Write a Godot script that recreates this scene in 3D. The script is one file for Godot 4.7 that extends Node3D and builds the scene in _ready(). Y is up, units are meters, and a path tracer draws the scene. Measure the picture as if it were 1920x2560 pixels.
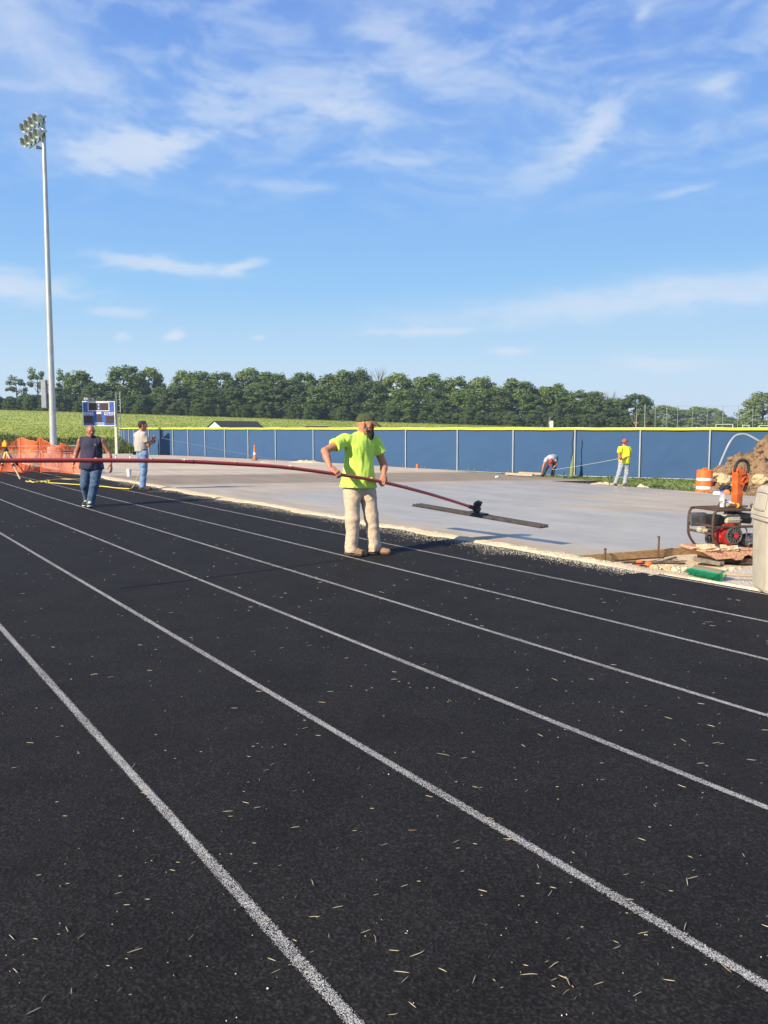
extends Node3D
# A running track beside a freshly poured concrete slab; a worker carries a long channel float.
# Ground frame: n runs across the lanes (away from the track), u along them; X right, D depth in front of the camera.

const F := 2150.0            # focal length of the photograph in its pixels
const EYE := 1.66
const TILT := 0.0974         # radians the camera looks down
const TURN := 0.5763         # lanes run this far left of the view axis
const SLAB_EDGE := 8.0
const SLAB_FALL := 0.027
const SUN_DIR := Vector3(0.6518, -0.4802, -0.5869)

var M := {}
var rng := RandomNumberGenerator.new()
var fence_posts := []
var box_mesh := BoxMesh.new()

func _ready():
	# ---- camera, sky, sun, exposure
	var cam := Camera3D.new()
	cam.name = "camera"
	cam.position = Vector3(0, EYE, 0)
	cam.rotation = Vector3(-TILT, 0, 0)
	cam.fov = rad_to_deg(2.0 * atan(1280.0 / F))
	cam.near = 0.05
	cam.far = 3000.0
	add_child(cam)
	cam.current = true

	var env := Environment.new()
	env.background_mode = Environment.BG_SKY
	var sky := Sky.new()
	var pano := PanoramaSkyMaterial.new()
	pano.panorama = ImageTexture.create_from_image(sky_image())
	sky.sky_material = pano
	env.sky = sky
	env.background_energy_multiplier = 0.615
	env.tonemap_mode = Environment.TONE_MAPPER_LINEAR
	env.tonemap_exposure = 1.58
	env.sdfgi_enabled = true
	env.ssao_enabled = true
	env.ssil_enabled = true
	env.fog_enabled = true
	env.fog_density = 0.00028
	env.fog_light_color = Color(0.80, 0.88, 1.0)
	var we := WorldEnvironment.new()
	we.name = "environment"
	we.environment = env
	add_child(we)

	var sun := DirectionalLight3D.new()
	sun.name = "sun"
	sun.light_energy = 1.6
	sun.light_color = Color(1.0, 0.935, 0.83)
	sun.light_angular_distance = 0.53
	sun.shadow_enabled = true
	add_child(sun)
	sun.look_at_from_position(Vector3(-40, 30, 30), Vector3(-40, 30, 30) + SUN_DIR, Vector3.UP)

	# ---- materials, then the large structure, then the objects, small details last
	rng.seed = 20160607
	make_materials()
	lap("materials")
	build_ground()
	build_track()
	build_slab()
	build_pad()
	lap("ground")
	build_trees()
	build_far_things()
	build_meadow()
	lap("vegetation")
	build_fence()
	build_light_pole()
	build_scoreboard()
	build_left_things()
	build_slab_things()
	lap("fence and furniture")
	build_float()
	build_compactor()
	build_right_things()
	build_dirt_pile()
	lap("objects")
	build_people()
	lap("people")
	build_litter()
	lap("litter")

var lap_at := 0
func lap(what: String):
	var now := Time.get_ticks_msec()
	print(what, " ", now - lap_at, " ms")
	lap_at = now

# ------------------------------------------------------------------ places
func ray(px: float, py: float) -> Vector3:
	var v := Vector3((px - 960.0) / F, (1280.0 - py) / F, -1.0)
	return v.rotated(Vector3.RIGHT, -TILT)

func spot(px: float, py: float, depth: float) -> Vector3:      # the point of the place seen at this pixel of the photograph, that many metres away
	var r := ray(px, py)
	return Vector3(0, EYE, 0) + r * (depth / -r.z)

func onground(px: float, py: float, y := 0.0) -> Vector3:
	var r := ray(px, py)
	return Vector3(0, EYE, 0) + r * ((y - EYE) / r.y)

func nu(n: float, u: float, y := 0.0) -> Vector3:
	return Vector3(n * cos(TURN) - u * sin(TURN), y, -(n * sin(TURN) + u * cos(TURN)))

func n_of(p: Vector3) -> float:
	return p.x * cos(TURN) - p.z * sin(TURN)

func u_of(p: Vector3) -> float:
	return -p.x * sin(TURN) - p.z * cos(TURN)

func slab_y(n: float) -> float:
	return -SLAB_FALL * maxf(0.0, n - SLAB_EDGE)

func onslab(px: float, py: float) -> Vector3:
	var p := onground(px, py, -0.2)
	for i in 8:
		p = onground(px, py, slab_y(n_of(p)))
	return p

func onterrain(px: float, py: float) -> Vector3:
	var p := onground(px, py, -0.4)
	for i in 12:
		p = onground(px, py, terrain_y(p.x, -p.z))
	return p

func crest(x: float) -> float:
	return clampf(6.9 - (x + 110.0) / 150.0 * 4.9, 0.4, 7.4)

func terrain_y(x: float, d: float) -> float:
	var p := Vector3(x, 0, -d)
	var n := n_of(p)
	var u := u_of(p)
	var y := -0.06
	if n > 8.0:
		y = -0.06 - 0.031 * (n - 8.0)
		y = lerpf(y, minf(y, -0.68), smoothstep(44.0, 60.0, u) * smoothstep(13.0, 18.0, n))
		y = maxf(y, -0.68)
	elif u > 38.0:
		y = lerpf(y, -0.3, smoothstep(38.0, 52.0, u))
	if u < 10.5 and n > 6.0:      # dug out under the crushed stone
		y -= 0.22 * smoothstep(10.5, 9.0, u) * smoothstep(6.0, 7.6, n) * smoothstep(24.0, 20.0, n)
	var c := crest(x)
	var far := smoothstep(66.0, 80.0, d) * 0.2 + smoothstep(74.0, 262.0, d) * 0.8
	y = lerpf(y, c, far)
	return y

# ------------------------------------------------------------------ sky
func sky_image() -> Image:
	var big := Image.create(512, 256, false, Image.FORMAT_RGBA8)
	big.fill(Color(0.42, 0.44, 0.40))
	var puff := FastNoiseLite.new()
	puff.seed = 11
	puff.noise_type = FastNoiseLite.TYPE_SIMPLEX_SMOOTH
	puff.frequency = 1.0
	puff.fractal_octaves = 6
	puff.fractal_gain = 0.60
	var warp := FastNoiseLite.new()
	warp.seed = 5
	warp.noise_type = FastNoiseLite.TYPE_SIMPLEX_SMOOTH
	warp.frequency = 1.0
	warp.fractal_octaves = 3
	for row in 131:
		for col in 512:
			big.set_pixel(col, row, sky_color(wrapf((col + 0.5) / 512.0 * 360.0, -180.0, 180.0), 90.0 - (row + 0.5) / 256.0 * 180.0, puff, warp))
	big.resize(4096, 2048, Image.INTERPOLATE_CUBIC)
	# the same sky again at four times the detail where clouds are looked at closely
	for row in range(690, 1030):
		for k in range(-345, 345):
			var col := posmod(k, 4096)
			big.set_pixel(col, row, sky_color((k + 0.5) / 4096.0 * 360.0, 90.0 - (row + 0.5) / 2048.0 * 180.0, puff, warp))
	return big

const CLOUDS := [   # azimuth and height in degrees, half sizes, tilt, strength, softness
	[-16.2, 16.6, 4.6, 1.5, 0.12, 1.0, 0.5], [-12.6, 17.6, 2.4, 0.8, 0.15, 0.75, 0.5],
	[-5.2, 20.6, 6.5, 2.1, 0.10, 0.62, 0.7], [-1.2, 19.3, 3.6, 0.9, -0.05, 0.55, 0.6], [-10.5, 19.2, 3.0, 1.1, -0.25, 0.5, 0.6],
	[2.5, 22.6, 7.0, 1.5, -0.42, 0.55, 0.9], [8.0, 20.8, 5.0, 0.8, -0.38, 0.35, 0.9],
	[13.2, 18.2, 3.0, 1.3, 0.75, 0.85, 0.5], [9.8, 16.2, 3.4, 1.7, 0.45, 0.5, 0.9],
	[-22.6, 8.3, 4.6, 1.4, 0.0, 0.8, 0.5], [-14.0, 10.2, 5.2, 0.62, -0.06, 0.8, 0.5], [-9.2, 10.2, 1.6, 0.42, 0.25, 0.75, 0.4],
	[-17.0, 7.2, 2.4, 0.4, 0.0, 0.45, 0.5], [-13.5, 5.9, 0.75, 0.36, 0.2, 0.95, 0.3], [-16.8, 5.8, 0.7, 0.4, 0.0, 0.6, 0.3], [-8.2, 5.8, 0.6, 0.2, 0.0, 0.6, 0.3],
	[14.0, 7.6, 14.5, 1.15, 0.055, 0.72, 1.0], [22.0, 8.2, 8.0, 1.3, 0.03, 0.5, 1.0], [2.0, 6.2, 5.5, 0.34, 0.02, 0.55, 0.5],
	[8.4, 4.9, 1.6, 0.34, 0.0, 0.7, 0.4], [17.4, 4.0, 3.8, 0.55, -0.03, 0.55, 0.6],
	[-22.0, 21.5, 6.5, 1.9, -0.3, 0.42, 1.0], [-6.5, 15.2, 4.0, 0.45, -0.05, 0.35, 0.6], [1.5, 16.6, 2.6, 0.4, -0.03, 0.4, 0.6],
	[20.5, 19.8, 1.3, 0.55, 0.2, 0.45, 0.5], [16.0, 23.6, 0.9, 0.5, 0.4, 0.5, 0.5], [-8.2, 25.0, 2.2, 0.5, 0.3, 0.3, 0.6],
	[18.4, 14.2, 3.0, 0.35, 0.15, 0.35, 0.5],
]

const STOPS := [[0.0, Color(0.845, 0.915, 0.970)], [4.0, Color(0.765, 0.890, 0.982)], [9.0, Color(0.615, 0.810, 0.985)], [16.0, Color(0.515, 0.710, 0.965)], [26.0, Color(0.460, 0.625, 0.915)], [45.0, Color(0.31, 0.49, 0.83)], [90.0, Color(0.24, 0.40, 0.76)]]

func sky_color(az: float, el: float, puff: FastNoiseLite, warp: FastNoiseLite) -> Color:
	var e := maxf(el, 0.0)
	var c: Color
	var stops := STOPS
	c = stops[6][1]
	for i in 6:
		if e < stops[i + 1][0]:
			c = (stops[i][1] as Color).lerp(stops[i + 1][1], (e - stops[i][0]) / (stops[i + 1][0] - stops[i][0]))
			break
	if el < -3.0:
		return Color(0.42, 0.44, 0.40)
	# round the horizon the noise is read on a cylinder, so that it closes behind the camera
	var a := deg_to_rad(az)
	var q := Vector3(sin(a) * 22.0, e * 0.55, cos(a) * 22.0)
	var w := Vector3(warp.get_noise_3dv(q * 0.14), warp.get_noise_3dv(q * 0.14 + Vector3(40, 0, 0)), warp.get_noise_3dv(q * 0.14 + Vector3(0, 0, 70)))
	var fine := puff.get_noise_3dv(q * Vector3(0.80, 1.70, 0.80) + w * 0.7) * 0.5 + 0.5
	var wisp := puff.get_noise_3dv(Vector3(q.x * 0.34 - e * 0.10, q.y * 0.95 + q.x * 0.10, q.z * 0.34) + w * 0.8 + Vector3(9, 3, 1)) * 0.5 + 0.5
	var dens := smoothstep(0.38, 0.86, wisp) * 0.46 * smoothstep(11.0, 19.0, e) * smoothstep(85.0, 40.0, e)
	dens += smoothstep(0.35, 0.8, puff.get_noise_3dv(q * Vector3(0.06, 0.12, 0.06) + w * 0.4 + Vector3(3, 8, 2)) * 0.5 + 0.5) * 0.34 * smoothstep(12.0, 21.0, e)
	if absf(az) > 29.0 or e > 29.0:   # scattered clouds of the same kind all round
		dens += smoothstep(0.56, 0.8, puff.get_noise_3dv(Vector3(q.x * 0.10, q.y * 0.34, q.z * 0.10) + w * 0.6) * 0.5 + 0.5) * 0.6 * smoothstep(27.0, 36.0, maxf(absf(az), e))
	for f in CLOUDS:
		var fx: float = f[2] * 2.4
		if absf(az - f[0]) > fx or absf(e - f[1]) > 1.5 + f[3] * 2.2 + fx * absf(f[4]):
			continue
		var dx: float = (az - f[0]) + w.x * f[2] * 0.35
		var dy: float = (e - f[1]) + w.y * f[3] * 0.5
		var ca := cos(f[4])
		var sa := sin(f[4])
		var x: float = (dx * ca + dy * sa) / f[2]
		var y: float = (-dx * sa + dy * ca) / f[3]
		var r2 := x * x + y * y
		if r2 > 4.0:
			continue
		var core := exp(-r2 * 1.25)
		var cut: float = lerpf(smoothstep(0.54, 0.96, fine + core * 0.50), 0.35 + 0.5 * fine, clampf(f[6] - 0.35, 0.0, 0.75))
		dens += core * cut * f[5] * 1.25
	dens += 0.16 * smoothstep(9.0, 0.0, e)
	dens = 1.0 - exp(-dens * 1.25)
	return c.lerp(Color(0.895, 0.925, 0.985), clampf(dens, 0.0, 0.93))

# ------------------------------------------------------------------ things, parts, materials
func thing(called: String, label: String, category: String, at := Vector3.ZERO, turn := 0.0, group := "") -> Node3D:
	var o := Node3D.new()
	o.name = called
	add_child(o, true)
	o.position = at
	o.rotation.y = turn
	return tag(o, label, category, group)

func tag(o: Node, label: String, category: String, group := "") -> Node:
	o.set_meta("label", label)
	o.set_meta("category", category)
	if group:
		o.set_meta("group", group)
	return o

func part(parent: Node, called: String, mesh: Mesh, m: Material, xf := Transform3D()) -> MeshInstance3D:
	var o := MeshInstance3D.new()
	o.name = called
	o.mesh = mesh
	o.material_override = m
	o.transform = xf
	parent.add_child(o, true)
	return o

func struct(called: String, mesh: Mesh, m: Material, label := "") -> MeshInstance3D:
	var o := part(self, called, mesh, m)
	o.set_meta("kind", "structure")
	if label:
		o.set_meta("label", label)
	return o

func lin(r: float, g: float, b: float, a := 1.0) -> Color:
	var c := Color(r, g, b).linear_to_srgb()
	c.a = a
	return c

func mat(called: String, c: Color, rough := 0.8, metal := 0.0) -> StandardMaterial3D:
	var m := StandardMaterial3D.new()
	m.resource_name = called
	m.albedo_color = c
	m.roughness = rough
	m.metallic = metal
	M[called] = m
	return m

func ntex(freq: float, stops: Array, size := 512, octaves := 4, kind := FastNoiseLite.TYPE_SIMPLEX_SMOOTH, sd := 1) -> NoiseTexture2D:
	var t := NoiseTexture2D.new()
	var f := FastNoiseLite.new()
	f.noise_type = kind
	f.frequency = freq
	f.fractal_octaves = octaves
	f.fractal_gain = 0.6
	f.seed = sd
	t.noise = f
	t.width = size
	t.height = size
	t.seamless = true
	if stops:
		var g := Gradient.new()
		g.offsets = PackedFloat32Array(stops.map(func(s): return s[0]))
		g.colors = PackedColorArray(stops.map(func(s): return s[1]))
		t.color_ramp = g
	return t

func grey(a: float, b: float) -> Array:
	return [[0.15, Color(a, a, a)], [0.85, Color(b, b, b)]]

func planes(m: StandardMaterial3D, tile: float, world := true):
	m.uv1_triplanar = true
	m.uv1_world_triplanar = world
	m.uv1_scale = Vector3.ONE / tile

func relief(m: StandardMaterial3D, t: Texture2D, cm: float):
	m.heightmap_enabled = true
	m.heightmap_texture = t
	m.heightmap_scale = cm

func make_materials():
	M.soft = ntex(0.012, grey(0.62, 1.0), 512, 5)
	M.fine = ntex(0.06, grey(0.55, 1.0), 512, 4, FastNoiseLite.TYPE_SIMPLEX_SMOOTH, 3)
	M.bump = ntex(0.09, grey(0.0, 1.0), 512, 4, FastNoiseLite.TYPE_SIMPLEX_SMOOTH, 4)
	M.cells = ntex(0.11, grey(0.0, 1.0), 512, 2, FastNoiseLite.TYPE_CELLULAR, 8)

	var m := mat("track_rubber", Color.WHITE, 0.86)
	m.albedo_texture = ntex(0.40, [[0.18, lin(0.0072, 0.0065, 0.006)], [0.48, lin(0.015, 0.0138, 0.0128)], [0.68, lin(0.027, 0.0252, 0.0235)], [0.9, lin(0.070, 0.066, 0.062)]], 1024, 3, FastNoiseLite.TYPE_VALUE, 21)
	planes(m, 3.1)
	relief(m, ntex(0.40, grey(0.0, 1.0), 1024, 2, FastNoiseLite.TYPE_VALUE, 21), 0.28)
	m.detail_enabled = true
	m.detail_blend_mode = BaseMaterial3D.BLEND_MODE_MUL
	m.detail_albedo = ntex(0.008, [[0.2, Color(0.88, 0.88, 0.88)], [0.6, Color(0.98, 0.98, 0.98)], [0.9, Color(1, 1, 1)]], 512, 5, FastNoiseLite.TYPE_SIMPLEX_SMOOTH, 31)
	m.uv2_triplanar = true
	m.uv2_world_triplanar = true
	m.uv2_scale = Vector3.ONE / 17.0
	m.metallic_specular = 0.3

	m = mat("grass", Color.WHITE, 0.95)
	m.albedo_texture = ntex(0.02, [[0.15, lin(0.21, 0.28, 0.045)], [0.5, lin(0.33, 0.40, 0.06)], [0.85, lin(0.45, 0.49, 0.09)]], 512, 5, FastNoiseLite.TYPE_SIMPLEX_SMOOTH, 6)
	planes(m, 60.0)
	m = mat("lawn", Color.WHITE, 0.95)
	m.albedo_texture = ntex(0.05, [[0.15, lin(0.13, 0.19, 0.035)], [0.5, lin(0.21, 0.29, 0.055)], [0.85, lin(0.30, 0.35, 0.09)]], 512, 5, FastNoiseLite.TYPE_SIMPLEX_SMOOTH, 7)
	planes(m, 6.0)

	for g in [["limestone", lin(0.58, 0.45, 0.27), lin(0.82, 0.69, 0.47)], ["dirt", lin(0.13, 0.080, 0.042), lin(0.40, 0.27, 0.15)], ["rock", lin(0.42, 0.31, 0.17), lin(0.62, 0.49, 0.29)], ["pad_concrete", lin(0.55, 0.47, 0.36), lin(0.72, 0.64, 0.52)]]:
		m = mat(g[0], Color.WHITE, 0.95)
		m.albedo_texture = ntex(0.05, [[0.15, g[1]], [0.85, g[2]]], 512, 5, FastNoiseLite.TYPE_SIMPLEX_SMOOTH, 9)
		planes(m, 1.6)
		relief(m, M.bump, 1.6)

	for g in [["galvanised", lin(0.47, 0.50, 0.53), 0.45, 0.4], ["net_post", lin(0.24, 0.27, 0.27), 0.6, 0.3], ["aluminium", lin(0.72, 0.73, 0.75), 0.4, 0.6], ["dull_steel", lin(0.20, 0.19, 0.18), 0.55, 0.5], ["cage_brown", lin(0.13, 0.072, 0.045), 0.62, 0.15],
			["tiller_orange", lin(0.86, 0.155, 0.025), 0.45, 0.0], ["plate_dusty", lin(0.60, 0.38, 0.26), 0.9, 0.0], ["engine_red", lin(0.55, 0.022, 0.03), 0.42, 0.0], ["engine_black", lin(0.018, 0.018, 0.02), 0.55, 0.0],
			["engine_grey", lin(0.10, 0.11, 0.12), 0.6, 0.1], ["tank_cream", lin(0.62, 0.58, 0.42), 0.45, 0.0], ["can_beige", lin(0.50, 0.455, 0.36), 0.62, 0.0], ["can_dark", lin(0.16, 0.14, 0.10), 0.8, 0.0],
			["pole_red", lin(0.64, 0.070, 0.055), 0.36, 0.0], ["screen_blue", lin(0.058, 0.157, 0.355), 0.85, 0.0], ["cap_yellow", lin(0.86, 0.74, 0.03), 0.45, 0.0], ["form_wood", lin(0.80, 0.52, 0.24), 0.85, 0.0],
			["dark_wood", lin(0.15, 0.095, 0.06), 0.9, 0.0], ["pale_wood", lin(0.70, 0.56, 0.36), 0.85, 0.0], ["stake_rust", lin(0.20, 0.11, 0.07), 0.85, 0.1], ["orange_plastic", lin(0.90, 0.16, 0.02), 0.5, 0.0],
			["white_band", lin(0.80, 0.82, 0.86), 0.4, 0.0], ["rubber_black", lin(0.015, 0.015, 0.016), 0.7, 0.0], ["green_bristle", lin(0.02, 0.33, 0.15), 0.7, 0.0], ["broom_block", lin(0.19, 0.15, 0.11), 0.85, 0.0],
			["board_blue", lin(0.045, 0.145, 0.58), 0.5, 0.0], ["white_paint", lin(0.80, 0.81, 0.82), 0.5, 0.0], ["led_brown", lin(0.040, 0.020, 0.020), 0.5, 0.0], ["post_cream", lin(0.62, 0.64, 0.50), 0.6, 0.0],
			["net_orange", lin(0.92, 0.19, 0.055), 0.6, 0.0], ["level_yellow", lin(0.90, 0.47, 0.01), 0.45, 0.0], ["cord_yellow", lin(0.80, 0.62, 0.10), 0.6, 0.0], ["string_white", lin(0.70, 0.72, 0.66), 0.7, 0.0],
			["skin_fair", lin(0.54, 0.235, 0.135), 0.55, 0.0], ["skin_tan", lin(0.44, 0.19, 0.105), 0.52, 0.0], ["skin_brown", lin(0.42, 0.175, 0.095), 0.45, 0.0],
			["shirt_lime", lin(0.60, 0.90, 0.12), 0.85, 0.0], ["shirt_yellow", lin(0.80, 0.92, 0.03), 0.85, 0.0], ["shirt_navy", lin(0.030, 0.032, 0.066), 0.9, 0.0], ["shirt_grey", lin(0.46, 0.43, 0.40), 0.9, 0.0], ["shirt_pale", lin(0.46, 0.46, 0.53), 0.9, 0.0],
			["trousers_khaki", lin(0.58, 0.47, 0.35), 0.92, 0.0], ["jeans_mid", lin(0.085, 0.15, 0.27), 0.92, 0.0], ["jeans_light", lin(0.24, 0.40, 0.66), 0.92, 0.0], ["jeans_pale", lin(0.42, 0.50, 0.58), 0.92, 0.0], ["jeans_dark", lin(0.045, 0.07, 0.12), 0.92, 0.0],
			["boot_tan", lin(0.42, 0.25, 0.14), 0.85, 0.0], ["boot_brown", lin(0.11, 0.06, 0.04), 0.8, 0.0], ["sole_dark", lin(0.05, 0.042, 0.035), 0.85, 0.0], ["shoe_grey", lin(0.07, 0.075, 0.08), 0.75, 0.0], ["shoe_lime", lin(0.62, 0.72, 0.28), 0.6, 0.0], ["sole_white", lin(0.7, 0.7, 0.68), 0.6, 0.0],
			["cap_camo", lin(0.085, 0.110, 0.055), 0.9, 0.0], ["bill_camo", lin(0.22, 0.19, 0.11), 0.9, 0.0], ["cap_red", lin(0.62, 0.045, 0.07), 0.85, 0.0], ["cap_pink", lin(0.80, 0.13, 0.13), 0.85, 0.0], ["beard_dark", lin(0.035, 0.026, 0.022), 0.95, 0.0], ["beard_pale", lin(0.5, 0.34, 0.22), 0.95, 0.0], ["beard_grey", lin(0.16, 0.13, 0.11), 0.95, 0.0],
			["hair_dark", lin(0.040, 0.030, 0.026), 0.8, 0.0], ["belt_black", lin(0.012, 0.011, 0.011), 0.6, 0.0], ["float_metal", lin(0.115, 0.10, 0.09), 0.5, 0.35], ["wet_mortar", lin(0.060, 0.060, 0.062), 0.5, 0.0],
			["shingle", lin(0.10, 0.095, 0.10), 0.9, 0.0], ["shed_white", lin(0.80, 0.80, 0.80), 0.7, 0.0], ["glass_dark", lin(0.02, 0.02, 0.025), 0.15, 0.0], ["bark", lin(0.085, 0.065, 0.05), 0.95, 0.0], ["dead_wood", lin(0.33, 0.28, 0.22), 0.95, 0.0],
			["straw", lin(0.44, 0.38, 0.24), 0.8, 0.0], ["chip_white", lin(0.72, 0.66, 0.52), 0.9, 0.0], ["blue_plastic", lin(0.05, 0.18, 0.55), 0.5, 0.0], ["box_grey", lin(0.30, 0.33, 0.38), 0.55, 0.2], ["lamp_housing", lin(0.50, 0.52, 0.53), 0.42, 0.35], ["lamp_lens", lin(0.34, 0.42, 0.42), 0.16, 0.75], ["print_pale", lin(0.22, 0.23, 0.30), 0.9, 0.0]]:
		m = mat(g[0], g[1], g[2], g[3])

	# surface variation: mottled dirt on metal and plastic, weave on cloth, grain on timber
	M.light_soft = ntex(0.012, grey(0.90, 1.0), 512, 5, FastNoiseLite.TYPE_SIMPLEX_SMOOTH, 12)
	for k in ["galvanised", "aluminium", "dull_steel", "cage_brown", "tiller_orange", "engine_red", "engine_black", "engine_grey", "tank_cream", "float_metal", "box_grey", "wet_mortar", "bark", "dead_wood", "white_paint", "post_cream", "board_blue", "shed_white", "pole_red"]:
		m = M[k]
		m.albedo_texture = M.soft
		planes(m, 0.9)
		if k in ["galvanised", "aluminium", "white_paint", "shed_white", "post_cream", "pole_red", "box_grey"]:
			m.albedo_texture = M.light_soft
			planes(m, 4.0)
	for k in ["orange_plastic", "white_band", "can_beige", "cap_yellow", "screen_blue"]:
		m = M[k]
		m.albedo_texture = M.light_soft
		planes(m, 1.7)
	for k in ["shirt_lime", "shirt_yellow", "shirt_navy", "shirt_grey", "shirt_pale", "trousers_khaki", "jeans_mid", "jeans_light", "jeans_pale", "jeans_dark", "boot_tan", "boot_brown", "shoe_grey", "cap_camo", "bill_camo", "cap_red", "cap_pink", "beard_dark", "beard_grey", "hair_dark"]:
		m = M[k]
		m.albedo_texture = M.light_soft if k.begins_with("shirt") else M.soft
		planes(m, 0.55, false)
		relief(m, M.bump, 0.06)
		m.rim_enabled = true
		m.rim = 0.15
		m.rim_tint = 0.6
	M.cap_camo.albedo_texture = ntex(0.035, [[0.3, Color(0.55, 0.6, 0.4)], [0.45, Color(1, 1, 1)], [0.62, Color(0.7, 0.8, 0.6)], [0.7, Color(0.5, 0.5, 0.4)]], 256, 2, FastNoiseLite.TYPE_SIMPLEX_SMOOTH, 40)
	M.cap_camo.uv1_scale = Vector3.ONE * 5.0
	for k in ["trousers_khaki"]:      # dust and cement smears
		M[k].albedo_texture = ntex(0.02, [[0.2, Color(0.88, 0.86, 0.83)], [0.5, Color(0.96, 0.95, 0.94)], [0.8, Color(1, 1, 1)]], 512, 5, FastNoiseLite.TYPE_SIMPLEX_SMOOTH, 41)
	for k in ["form_wood", "dark_wood", "pale_wood", "stake_rust"]:
		m = M[k]
		m.albedo_texture = ntex(0.03, grey(0.6, 1.0), 512, 5, FastNoiseLite.TYPE_SIMPLEX_SMOOTH, 13) if k == "form_wood" else M.form_wood.albedo_texture
		m.uv1_triplanar = true
		m.uv1_scale = Vector3(0.4, 6.0, 6.0)
	for k in ["skin_fair", "skin_tan", "skin_brown"]:
		m = M[k]
		m.albedo_texture = M.light_soft
		planes(m, 0.4, false)
		m.subsurf_scatter_enabled = true
		m.subsurf_scatter_strength = 0.08
	M.plate_dusty.albedo_texture = ntex(0.03, [[0.2, Color(0.72, 0.55, 0.5)], [0.5, Color(0.96, 0.92, 0.9)], [0.8, Color(1.0, 1.0, 0.98)]], 512, 5, FastNoiseLite.TYPE_SIMPLEX_SMOOTH, 14)
	planes(M.plate_dusty, 0.7)
	M.shingle.albedo_texture = M.fine
	planes(M.shingle, 2.0)
	M.pole_red.clearcoat_enabled = true
	M.pole_red.clearcoat = 0.25
	M.pole_red.clearcoat_roughness = 0.4
	# chain link in front of a woven windscreen, too fine at this distance to be wires of its own
	var im := Image.create(64, 64, false, Image.FORMAT_RGB8)
	for y in 64:
		for x in 64:
			var a := absf(fposmod(x + y, 32.0) - 16.0)
			var b := absf(fposmod(x - y + 64, 32.0) - 16.0)
			var v := 0.78
			if a > 12.5:
				v = 1.0
			elif b > 13.5:
				v = 0.60
			im.set_pixel(x, y, Color(v, v, v))
	m = M.screen_blue
	m.uv1_triplanar = false
	m.albedo_texture = ImageTexture.create_from_image(im)
	m.uv1_scale = Vector3(8.0, 8.0, 1.0)
	m.detail_enabled = true
	m.detail_blend_mode = BaseMaterial3D.BLEND_MODE_MUL
	m.detail_albedo = ntex(0.01, [[0.2, Color(0.74, 0.80, 0.84)], [0.8, Color(1, 1, 1)]], 512, 5, FastNoiseLite.TYPE_SIMPLEX_SMOOTH, 15)
	m.uv2_triplanar = true
	m.uv2_world_triplanar = true
	m.uv2_scale = Vector3(0.1, 0.35, 0.1)
	# leaves and blades carry their own colours
	m = mat("leaf", Color.WHITE, 0.75)
	m.vertex_color_use_as_albedo = true
	m.backlight_enabled = true
	m.backlight = lin(0.22, 0.28, 0.07)
	m = mat("blade", Color.WHITE, 0.8)
	m.vertex_color_use_as_albedo = true
	m.backlight_enabled = true
	m.backlight = lin(0.3, 0.34, 0.08)
	m = mat("bottle_plastic", lin(0.95, 0.97, 1.0, 0.18), 0.06)
	m.transparency = BaseMaterial3D.TRANSPARENCY_ALPHA

# ------------------------------------------------------------------ shapes
func st_new() -> SurfaceTool:
	var st := SurfaceTool.new()
	st.begin(Mesh.PRIMITIVE_TRIANGLES)
	return st

func quad(st: SurfaceTool, a: Vector3, b: Vector3, c: Vector3, d: Vector3):   # clockwise from outside
	for k in [[a, Vector2(0, 0)], [b, Vector2(1, 0)], [c, Vector2(1, 1)], [a, Vector2(0, 0)], [c, Vector2(1, 1)], [d, Vector2(0, 1)]]:
		st.set_uv(k[1])
		st.add_vertex(k[0])

func done(st: SurfaceTool) -> ArrayMesh:
	st.generate_normals()
	return st.commit()

func join(pieces: Array) -> ArrayMesh:     # [[mesh, transform], ...] of one part as one mesh
	var st := st_new()
	for p in pieces:
		st.append_from(p[0], 0, p[1] if p.size() > 1 else Transform3D())
	return st.commit()

func at(x: float, y: float, z: float) -> Transform3D:
	return Transform3D(Basis(), Vector3(x, y, z))

func xf(pos: Vector3, rot := Vector3.ZERO) -> Transform3D:
	return Transform3D(Basis.from_euler(rot), pos)

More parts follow.
